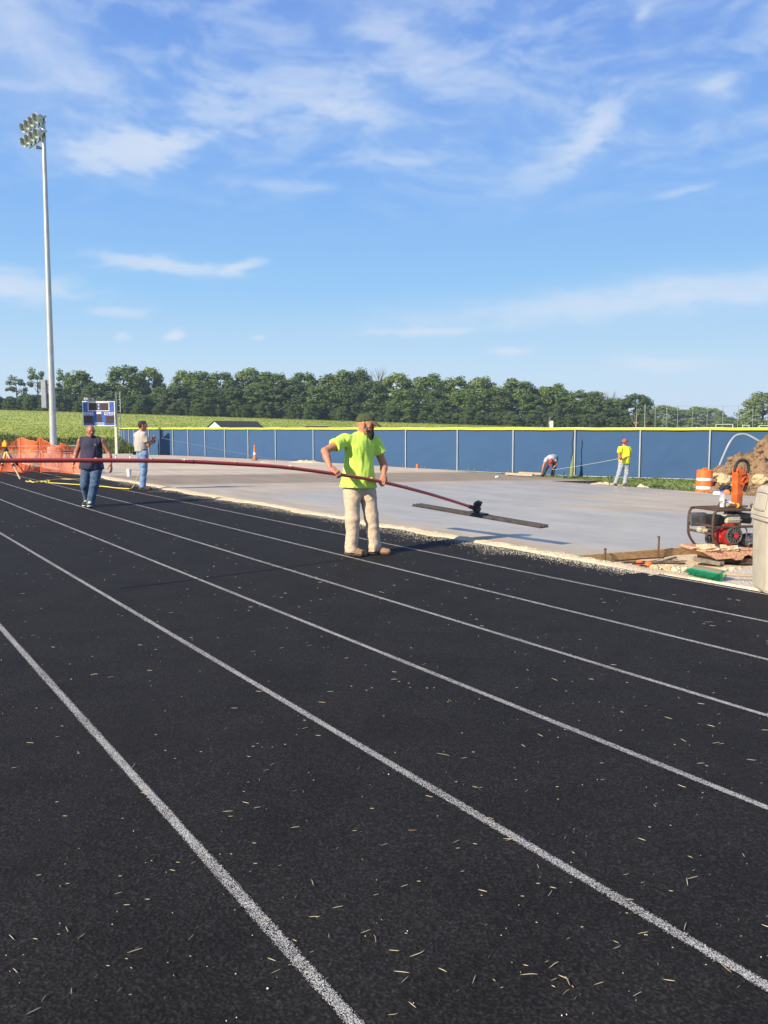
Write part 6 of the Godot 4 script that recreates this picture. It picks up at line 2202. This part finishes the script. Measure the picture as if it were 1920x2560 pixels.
func person(at_: Vector3, label: String, J: Dictionary, look: Dictionary) -> Node3D:
	var o := thing("person", label, "person", at_)
	var cell: float = look.cell
	var w: float = look.get("bulk", 1.0)
	var fwd: Vector3 = J.forward.normalized()
	var f: Vector3 = J.face.normalized()
	var v: Vector3 = J.get("up", Vector3.UP)
	v = (v - f * v.dot(f)).normalized()
	var c: Vector3 = J.head
	var sh: Array = J.shoulders
	var el: Array = J.elbows
	var wr: Array = J.wrists
	var hp: Array = J.hips
	var kn: Array = J.knees
	var an: Array = J.ankles
	var chest: Vector3 = (sh[0] + sh[1]) * 0.5
	var pelvis: Vector3 = (hp[0] + hp[1]) * 0.5
	var skin: Material = M[look.skin]
	# body
	var core := [bone(chest - (chest - pelvis).normalized() * 0.10, pelvis, 0.13 * w, 0.12 * w, 0.05, fwd, 1.4), bone(sh[0], sh[1], 0.058 * w, 0.058 * w, 0.04), bone(J.neck, chest, 0.062 * w, 0.07 * w, 0.04)]
	for s in 2:
		core.append(bone(sh[s], el[s], 0.060 * w, 0.044 * w, 0.03))
		core.append(bone(el[s], el[s].lerp(wr[s], 0.35), 0.044 * w, 0.046 * w, 0.02))
		core.append(bone(el[s].lerp(wr[s], 0.35), wr[s], 0.046 * w, 0.030, 0.02))
		core.append(bone(hp[s], kn[s], 0.075 * w, 0.055, 0.03))
		core.append(bone(kn[s], an[s], 0.052, 0.042, 0.02))
	var pieces := [flesh(core, cell * 1.15)]
	pieces.append(flesh(head_bones(c, f, v, J.neck, look.get("jaw", 1.0)), minf(cell, look.get("head_cell", 0.008))))
	for s in 2:
		var hd: Array = J.hands[s]      # knuckles, palm, across, curl, thumb side
		pieces.append(flesh(hand_bones(wr[s], hd[0], hd[1], hd[2], hd[3], hd[4]), look.get("hand_cell", 0.006)))
	part(o, "body", skin_over(pieces), skin)
	# eyes and mouth
	var side := f.cross(v).normalized()
	for s in [-1, 1]:
		part(o, "eye", ball(0.010, Vector3.ONE, 8), M.glass_dark, Transform3D(Basis(), c + f * 0.093 + v * 0.006 + side * s * 0.031))
	# shirt
	var hem: Vector3 = J.hem
	var down := (hem - chest).normalized()
	var shirt := [bone(chest + down * 0.09, chest.lerp(hem, 0.55), 0.195 * w, 0.185 * w, 0.05, fwd, look.get("flat", 1.5)), bone(chest.lerp(hem, 0.5), hem, 0.187 * w, look.get("hem_r", 0.214) * w, 0.05, fwd, look.get("flat", 1.5) * 0.96, true), bone(sh[0].lerp(sh[1], 0.08), sh[1].lerp(sh[0], 0.08), 0.068 * w, 0.068 * w, 0.05), bone(chest + (J.neck - chest) * 0.25, chest + (J.neck - chest) * 0.62, 0.085 * w, 0.072 * w, 0.04)]
	if look.get("belly", 0.0) > 0.0:
		var b: Vector3 = chest.lerp(hem, 0.66) + fwd * look.belly
		shirt.append(bone(b, b + down * 0.08, 0.15 * w, 0.15 * w, 0.08))
	for s in 2:
		var q: Vector3 = sh[s].lerp(el[s], look.sleeve)
		if look.sleeve > 0.2:
			shirt.append(bone(sh[s], q, 0.074 * w, 0.080 * w, 0.045, null, 1.0, true))
		else:
			shirt.append(bone(sh[s].lerp(sh[1 - s], 0.3), sh[s].lerp(sh[1 - s], 0.005), 0.075 * w, 0.071 * w, 0.03, null, 1.0, true))
	part(o, "shirt", skin_over([flesh(shirt, cell, [[hem, down]], look.get("fold", 0.010) * 0.95, 4.2, Vector3(1.2, 0.45, 1.2), look.get("seed", 2), look.get("tuck", 0.0))]), M[look.shirt])
	# trousers
	var leg := [bone(hp[0] + Vector3(0, 0.03, 0), hp[1] + Vector3(0, 0.03, 0), 0.112 * w, 0.112 * w, 0.05, fwd, 1.2), bone(pelvis, pelvis + (chest - pelvis).normalized() * 0.12, 0.155 * w, 0.158 * w, 0.04, fwd, 1.4)]
	for s in 2:
		var tw: float = look.get("leg", 1.0)
		leg.append(bone(hp[s], kn[s], 0.108 * w * tw, 0.082 * tw, 0.03))
		leg.append(bone(kn[s], kn[s].lerp(an[s], 0.6), 0.082 * tw, 0.074 * tw, 0.03))
		leg.append(bone(kn[s].lerp(an[s], 0.55), an[s] - (kn[s] - an[s]).normalized() * look.get("cuff", 0.045), 0.073 * tw, 0.077 * tw, 0.02, null, 1.0, true))
	part(o, "trousers", skin_over([flesh(leg, cell, [], look.get("fold", 0.010) * 0.6, 3.2, Vector3(0.8, 1.25, 0.8), look.get("seed", 2) + 5, look.get("crease", 0.006))]), M[look.trousers])
	if look.has("belt"):
		var by: Vector3 = pelvis + (chest - pelvis).normalized() * 0.13
		part(o, "belt", skin_over([flesh([bone(by - Vector3(0, 0.02, 0), by + Vector3(0, 0.02, 0), 0.176 * w, 0.176 * w, 0.02, fwd, 1.35)], cell, [[by + Vector3(0, 0.022, 0), Vector3.UP], [by - Vector3(0, 0.022, 0), Vector3.DOWN]])]), M[look.belt])
	# boots
	for s in 2:
		var t: Vector3 = J.toes[s].normalized()
		var a: Vector3 = an[s]
		var floor_y: float = J.soles[s]
		var heel := Vector3(a.x, floor_y + 0.042, a.z) - t * 0.055
		var toe := Vector3(a.x, floor_y + 0.036, a.z) + t * 0.185
		var pitch: float = J.get("pitch", [0.0, 0.0])[s]
		toe.y += pitch * 0.16
		var upper := [bone(heel, toe, 0.047, 0.043, 0.03), bone(heel + t * 0.06 + Vector3(0, 0.04, 0), toe - t * 0.07 + Vector3(0, 0.006, 0), 0.048, 0.040, 0.03), bone(heel + t * 0.03, Vector3(a.x, floor_y + 0.15, a.z), 0.052, 0.052, 0.03)]
		var sn := Vector3(0, -1, 0) + t * pitch
		var boot := part(o, "boot", skin_over([flesh(upper, minf(cell, 0.010), [[Vector3(a.x, floor_y + 0.024, a.z), sn.normalized()]], 0.004, 11.0)]), M[look.boots])
		part(boot, "sole", skin_over([flesh([bone(heel + Vector3(0, -0.014, 0), toe + Vector3(0, -0.01, 0), 0.054, 0.051, 0.02)], minf(cell, 0.010), [[Vector3(a.x, floor_y + 0.026, a.z), -sn.normalized()], [Vector3(a.x, floor_y + 0.001, a.z), sn.normalized()]])]), M[look.sole])
		if look.has("toe_patch"):
			part(boot, "toe_patch", skin_over([flesh([bone(toe - t * 0.06 + Vector3(0, 0.028, 0), toe - t * 0.10 + Vector3(0, 0.045, 0), 0.040, 0.036, 0.02)], 0.010)]), M[look.toe_patch])
	# hair, cap, beard
	var brow := c + v * 0.035
	var skull := [bone(c - f * 0.030 + v * 0.037, c + f * 0.022 + v * 0.045, 0.105, 0.098, 0.03, side, 1.20)]
	if look.has("cap"):
		var back: bool = look.get("backwards", false)
		var cap := part(o, "cap", skin_over([flesh(skull + [bone(c + v * 0.07, c + v * 0.085, 0.080, 0.065, 0.03)], minf(cell, 0.010), [[brow + v * 0.005, (-v + f * (0.12 if not back else -0.05)).normalized()]])]), M[look.cap])
		var bf := f if not back else -f
		var tip: Vector3 = brow + bf * 0.16 + v * (0.012 - look.get("droop", 0.03))
		part(cap, "bill", skin_over([flesh([bone(brow + bf * 0.075 + v * 0.02, tip, 0.074, 0.058, 0.02, (v + bf * 0.25).normalized(), 9.0)], minf(cell, 0.007))]), M[look.get("bill", look.cap)])
	if look.has("hair"):
		part(o, "hair", skin_over([flesh(skull + [bone(c - f * 0.05 + v * 0.03, c - f * 0.055 - v * 0.045, 0.070, 0.050, 0.03)], minf(cell, 0.010), [[c + f * 0.030 + v * 0.05, (f - v * 0.75).normalized()]], 0.006, 20.0)]), M[look.hair])
	if look.has("beard"):
		part(o, "beard", skin_over([flesh([bone(c + f * 0.070 - v * 0.082, c + f * 0.078 - v * 0.165, 0.040, 0.032, 0.03), bone(c + f * 0.035 - v * 0.075 + side * 0.050, c + f * 0.07 - v * 0.12, 0.018, 0.034, 0.03), bone(c + f * 0.035 - v * 0.075 - side * 0.050, c + f * 0.07 - v * 0.12, 0.018, 0.034, 0.03), bone(c + f * 0.10 - v * 0.042 + side * 0.016, c + f * 0.10 - v * 0.042 - side * 0.016, 0.013, 0.013, 0.01)], minf(cell, 0.008), [], 0.006, 26.0)]), M[look.beard])
		part(o, "sideburn", skin_over([flesh([bone(c + f * 0.014 - v * 0.005 + side * 0.068, c + f * 0.034 - v * 0.075 + side * 0.056, 0.010, 0.016, 0.01)], minf(cell, 0.008), [], 0.004, 30.0)]), M.beard_grey)
	if look.has("glasses"):
		part(o, "sunglasses", join([[box(0.15, 0.04, 0.012, 0.004)]]), M.glass_dark, Transform3D(Basis(side, v, -f) if false else Basis(side, v, side.cross(v)), c + f * 0.108 + v * 0.012))
	return o

func build_people():
	# the bearded man carrying the float
	var root := onground(897.5, 1387.5)
	var grip := pole_points()
	var gl: Vector3 = grip[8] - root       # where his right hand holds the pole
	var gr: Vector3 = grip[9] + (grip[10] - grip[9]) * 0.10 - root
	var along := (gr - gl).normalized()
	var J := {
		"forward": Vector3(0.64, 0, 0.77), "face": Vector3(0.97, -0.05, 0.20), "head": Vector3(0.088, 1.705, -0.15), "neck": Vector3(0.035, 1.565, -0.17),
		"shoulders": [Vector3(-0.185, 1.498, -0.02), Vector3(0.205, 1.475, -0.29)], "elbows": [Vector3(-0.425, 1.368, 0.22), Vector3(0.325, 1.165, -0.32)],
		"wrists": [Vector3(gl.x - 0.085, gl.y + 0.085, gl.z - 0.01), Vector3(gr.x + 0.025, gr.y + 0.095, gr.z - 0.03)],
		"hips": [Vector3(-0.085, 0.90, -0.09), Vector3(0.095, 0.90, -0.19)], "knees": [Vector3(-0.085, 0.475, 0.0), Vector3(0.165, 0.475, -0.12)], "ankles": [Vector3(-0.095, 0.095, 0.02), Vector3(0.205, 0.095, -0.10)],
		"hem": Vector3(-0.012, 0.880, -0.150), "toes": [Vector3(0.80, 0, 0.45), Vector3(0.88, 0, 0.35)], "soles": [0.0, 0.0],
		"hands": [[gl + Vector3(-0.010, 0.030, -0.022), Vector3(0.25, -0.35, 0.9), along, 1.9, 1.0], [gr + Vector3(0.0, 0.030, 0.02), Vector3(-0.2, -0.4, -0.6), along, 1.9, 1.0]],
	}
	J.hands[0][0] = gl + Vector3(0.005, 0.026, 0.026)
	J.hands[0][1] = Vector3(0.0, -0.6, -0.5)
	J.hands[1][0] = gr + Vector3(0.01, 0.020, 0.030)
	J.hands[1][1] = Vector3(-0.2, -0.5, -0.8)
	person(root, "bearded man in lime T-shirt and khaki trousers carrying the red float pole", J, {"cell": 0.0095, "hem_r": 0.252, "crease": 0.0055, "head_cell": 0.007, "hand_cell": 0.0045, "bulk": 1.06, "belly": 0.01, "skin": "skin_fair", "shirt": "shirt_lime", "sleeve": 0.50, "trousers": "trousers_khaki", "boots": "boot_tan", "sole": "sole_dark", "cap": "cap_camo", "bill": "bill_camo", "droop": 0.055, "beard": "beard_dark", "fold": 0.016, "leg": 1.06, "seed": 4, "jaw": 1.04, "cuff": 0.05, "flat": 1.42})

	# the man in navy walking towards the camera
	root = onground(233, 1266)
	J = {
		"forward": Vector3(0.05, 0, 1), "face": Vector3(0.50, -0.12, 0.86), "head": Vector3(0.010, 1.590, 0.03), "neck": Vector3(-0.01, 1.445, -0.01),
		"shoulders": [Vector3(-0.215, 1.385, 0.0), Vector3(0.225, 1.380, 0.0)], "elbows": [Vector3(-0.345, 1.120, -0.06), Vector3(0.360, 1.125, -0.04)], "wrists": [Vector3(-0.375, 0.890, 0.06), Vector3(0.425, 0.895, 0.07)],
		"hips": [Vector3(-0.105, 0.845, 0.0), Vector3(0.105, 0.845, 0.0)], "knees": [Vector3(-0.150, 0.46, 0.06), Vector3(0.085, 0.465, 0.14)], "ankles": [Vector3(-0.185, 0.155, -0.20), Vector3(0.0, 0.095, 0.16)],
		"hem": Vector3(-0.01, 0.795, 0.0), "toes": [Vector3(-0.05, 0, 1), Vector3(0.2, 0, 1)], "soles": [0.06, 0.0], "pitch": [-0.3, 0.12],
		"hands": [[Vector3(-0.375, 0.805, 0.09), Vector3(0.8, 0, -0.2), Vector3(0, 0.1, 1), 0.8, 1.0], [Vector3(0.440, 0.808, 0.10), Vector3(-0.8, 0, -0.2), Vector3(0, 0.1, 1), 0.8, 1.0]],
	}
	var o := person(root, "bald man in sleeveless navy shirt and jeans walking towards the camera", J, {"cell": 0.015, "hand_cell": 0.006, "bulk": 1.10, "belly": 0.05, "skin": "skin_brown", "shirt": "shirt_navy", "sleeve": 0.06, "trousers": "jeans_mid", "boots": "shoe_grey", "sole": "sole_white", "toe_patch": "shoe_lime", "fold": 0.014, "seed": 7, "jaw": 1.08, "leg": 1.06, "flat": 1.4, "hem_r": 0.235})
	var pr := o.get_node("shirt")
	for k in [[0.10, 1.325, 0.055], [0.105, 1.31, 0.04], [0.11, 1.295, 0.05]]:
		part(pr, "chest_print", box(k[2], 0.008, 0.05, 0.0), M.print_pale, Transform3D(Basis(Vector3.UP, 0.25), Vector3(k[0] + 0.02, k[1], 0.118)))
	part(o, "goatee", skin_over([flesh([bone(Vector3(0.058, 1.492, 0.105), Vector3(0.052, 1.478, 0.09), 0.030, 0.030, 0.02), bone(Vector3(0.075, 1.545, 0.105), Vector3(0.045, 1.545, 0.125), 0.011, 0.011, 0.01)], 0.008)]), M.beard_dark)

	# the man in grey seen from behind
	root = onground(358, 1224)
	J = {
		"forward": Vector3(0.72, 0, -0.70), "face": Vector3(0.93, -0.02, -0.30), "head": Vector3(0.035, 1.715, -0.02), "neck": Vector3(-0.02, 1.575, 0.0),
		"shoulders": [Vector3(0.105, 1.475, 0.14), Vector3(-0.165, 1.470, -0.12)], "elbows": [Vector3(0.205, 1.190, 0.10), Vector3(-0.02, 1.17, -0.32)], "wrists": [Vector3(0.285, 1.345, -0.06), Vector3(0.16, 1.24, -0.34)],
		"hips": [Vector3(0.075, 0.95, 0.07), Vector3(-0.055, 0.95, -0.05)], "knees": [Vector3(0.045, 0.51, 0.04), Vector3(-0.01, 0.51, -0.10)], "ankles": [Vector3(0.005, 0.10, 0.05), Vector3(-0.045, 0.10, -0.08)],
		"hem": Vector3(-0.03, 1.03, 0.0), "toes": [Vector3(0.95, 0, 0.1), Vector3(0.85, 0, -0.4)], "soles": [0.0, 0.0],
		"hands": [[Vector3(0.320, 1.405, -0.10), Vector3(-0.5, 0.2, -0.7), Vector3(0.3, 0.5, 0.6), 1.8, 1.0], [Vector3(0.22, 1.28, -0.37), Vector3(0.0, 0.4, 0.7), Vector3(0.3, 0.6, 0.0), 1.6, 1.0]],
	}
	person(root, "man in grey T-shirt and light jeans standing with his back turned", J, {"cell": 0.016, "hand_cell": 0.007, "bulk": 1.04, "belly": 0.03, "skin": "skin_tan", "shirt": "shirt_grey", "sleeve": 0.62, "trousers": "jeans_light", "boots": "boot_brown", "sole": "sole_dark", "hair": "hair_dark", "belt": "belt_black", "fold": 0.014, "seed": 12, "hem_r": 0.185, "flat": 1.4})

	# the man in yellow by the fence
	root = onslab(1556, 1214)
	J = {
		"forward": Vector3(-0.45, 0, 0.89), "face": Vector3(-0.72, -0.08, 0.69), "head": Vector3(0.045, 1.565, 0.0), "neck": Vector3(0.06, 1.43, -0.02),
		"shoulders": [Vector3(-0.145, 1.355, 0.08), Vector3(0.225, 1.355, -0.08)], "elbows": [Vector3(-0.185, 1.11, 0.14), Vector3(0.24, 1.09, 0.04)], "wrists": [Vector3(-0.18, 1.02, 0.28), Vector3(-0.06, 1.00, 0.26)],
		"hips": [Vector3(-0.05, 0.82, 0.02), Vector3(0.13, 0.82, -0.02)], "knees": [Vector3(-0.155, 0.44, 0.06), Vector3(0.135, 0.44, 0.02)], "ankles": [Vector3(-0.255, 0.09, 0.02), Vector3(0.085, 0.09, 0.0)],
		"hem": Vector3(0.04, 0.80, 0.0), "toes": [Vector3(-0.6, 0, 0.8), Vector3(-0.4, 0, 0.9)], "soles": [0.0, 0.0],
		"hands": [[Vector3(-0.235, 1.03, 0.32), Vector3(0.2, -0.6, 0.4), Vector3(0.0, 0.3, 0.8), 1.9, 1.0], [Vector3(-0.14, 0.995, 0.29), Vector3(0.0, -0.6, -0.5), Vector3(0.3, 0.3, 0.5), 1.9, 1.0]],
	}
	o = person(root, "man in yellow T-shirt and pale jeans with a red cap holding a string", J, {"cell": 0.020, "hand_cell": 0.009, "head_cell": 0.010, "bulk": 1.04, "belly": 0.03, "skin": "skin_tan", "shirt": "shirt_yellow", "sleeve": 0.6, "trousers": "jeans_pale", "boots": "boot_tan", "sole": "sole_dark", "cap": "cap_pink", "backwards": true, "belt": "belt_black", "glasses": true, "beard": "beard_pale", "fold": 0.014, "seed": 18, "hem_r": 0.185})
	var hand := root + Vector3(-0.26, 1.0, 0.33)

	# the man bending over by the fence
	root = onslab(1376, 1192)
	J = {
		"forward": Vector3(-0.35, -0.80, 0.48), "face": Vector3(-0.30, -0.93, 0.20), "up": Vector3(-0.15, -0.1, 1.0), "head": Vector3(-0.06, 0.70, 0.34), "neck": Vector3(-0.03, 0.80, 0.24),
		"shoulders": [Vector3(-0.24, 0.80, 0.24), Vector3(0.14, 0.82, 0.14)], "elbows": [Vector3(-0.36, 0.54, 0.28), Vector3(0.20, 0.56, 0.24)], "wrists": [Vector3(-0.42, 0.26, 0.30), Vector3(0.06, 0.42, 0.34)],
		"hips": [Vector3(0.09, 0.82, -0.28), Vector3(0.27, 0.80, -0.30)], "knees": [Vector3(-0.13, 0.44, -0.16), Vector3(0.18, 0.40, -0.12)], "ankles": [Vector3(-0.30, 0.10, -0.24), Vector3(0.13, 0.09, -0.20)],
		"hem": Vector3(0.16, 0.84, -0.20), "toes": [Vector3(-0.5, 0, 0.85), Vector3(-0.2, 0, 0.95)], "soles": [0.0, 0.0],
		"hands": [[Vector3(-0.44, 0.18, 0.32), Vector3(0.5, 0, 0.5), Vector3(0.3, 0.0, 0.8), 1.4, 1.0], [Vector3(0.03, 0.35, 0.38), Vector3(-0.5, 0, 0.2), Vector3(0.0, 0.1, 0.9), 1.4, 1.0]],
	}
	person(root, "man in pale grey T-shirt and red cap bending down by the fence", J, {"cell": 0.020, "hand_cell": 0.009, "head_cell": 0.010, "bulk": 1.06, "skin": "skin_tan", "shirt": "shirt_pale", "sleeve": 0.55, "trousers": "jeans_dark", "boots": "boot_brown", "sole": "sole_dark", "cap": "cap_red", "fold": 0.014, "seed": 25, "hem_r": 0.19})
	var low := root + Vector3(0.02, 0.33, 0.40)
	var s := thing("guide_string", "pale string stretched between the two men at the fence", "string", low)
	part(s, "string", tube(line(Vector3.ZERO, hand - low, 0.02), 0.005, 5), M.string_white)

# ------------------------------------------------------------------ straw and grit on the track
func build_litter():
	var r := RandomNumberGenerator.new()
	r.seed = 7
	var kinds := []
	for k in 5:
		var pts := []
		var bend := r.randf_range(-0.22, 0.22)
		for i in 5:
			var t := i / 4.0 - 0.5
			pts.append(Vector3(t, 0.0, bend * (0.25 - t * t) + r.randf_range(-0.02, 0.02)))
		kinds.append(tube(pts, [0.010, 0.026, 0.030, 0.026, 0.012], 5))
	var tints := [M.straw, mat("straw_pale", lin(0.52, 0.45, 0.29), 0.85), mat("straw_brown", lin(0.36, 0.25, 0.12), 0.85)]
	var placed := 0
	while placed < 80:
		var px := r.randf_range(-20, 1940)
		var py := 1420.0 + 1140.0 * pow(r.randf(), 1.25)
		var p := onground(px, py, 0.004)
		if n_of(p) > 7.6:
			continue
		# fewer near the bottom left corner
		if r.randf() > 0.45 + 0.55 * clampf(px / 1500.0, 0.0, 1.0):
			continue
		var o := MeshInstance3D.new()
		o.name = "straw_stalk"
		o.mesh = kinds[r.randi() % kinds.size()]
		o.material_override = tints[[0, 0, 1, 1, 2][r.randi() % 5]]
		var len := r.randf_range(0.016, 0.055) * (1.5 if r.randf() < 0.15 else 1.0)
		var th := r.randf_range(0.028, 0.055)
		o.transform = Transform3D(Basis(Vector3.UP, r.randfn(0.35, 0.9)) * Basis(Vector3(0, 0, 1), r.randf_range(-0.05, 0.05)) * Basis.from_scale(Vector3(len, th, minf(len, 0.09))), p + Vector3(0, 0.003, 0))
		add_child(o, true)
		tag(o, "dry pale straw stalk lying loose on the black running track", "straw", "straw stalks blown over the track")
		placed += 1
	var many := []
	for i in 1000:
		var px := r.randf_range(-40, 1960)
		var py := 1215.0 + 1300.0 * pow(r.randf(), 2.2)
		var p := onground(px, py, 0.004)
		if n_of(p) > 7.9 or u_of(p) > 36.0:
			continue
		var len := r.randf_range(0.008, 0.05)
		if py > 1500 and r.randf() < 0.65:
			len *= 0.35
		many.append([Transform3D(Basis(Vector3.UP, r.randfn(0.35, 0.9)) * Basis.from_scale(Vector3(len, 0.05, minf(len, 0.06))), p + Vector3(0, 0.002, 0))])
	scatter("straw_chaff", kinds[0], tints[0], many, "fine straw chaff scattered over the black track")
	many = []
	for i in 220:
		var px := r.randf_range(-40, 1960)
		var py := 1230.0 + 1330.0 * pow(r.randf(), 1.7)
		var p := onground(px, py, 0.004)
		if n_of(p) > 7.9 or u_of(p) > 36.0:
			continue
		var s := r.randf_range(0.0010, 0.0022) * (1.6 if r.randf() < 0.06 else 1.0)
		if py < 1480:
			s *= 1.7
		many.append([Transform3D(Basis.from_euler(Vector3(r.randf() * 6, r.randf() * 6, 0)).scaled(Vector3.ONE * s), p + Vector3(0, s * 0.5, 0))])
	scatter("track_grit", lumpy(1.0, Vector3(1.2, 0.8, 1.0), 0.3, 3, 6), M.chip_white, many, "pale grit scattered over the black track")
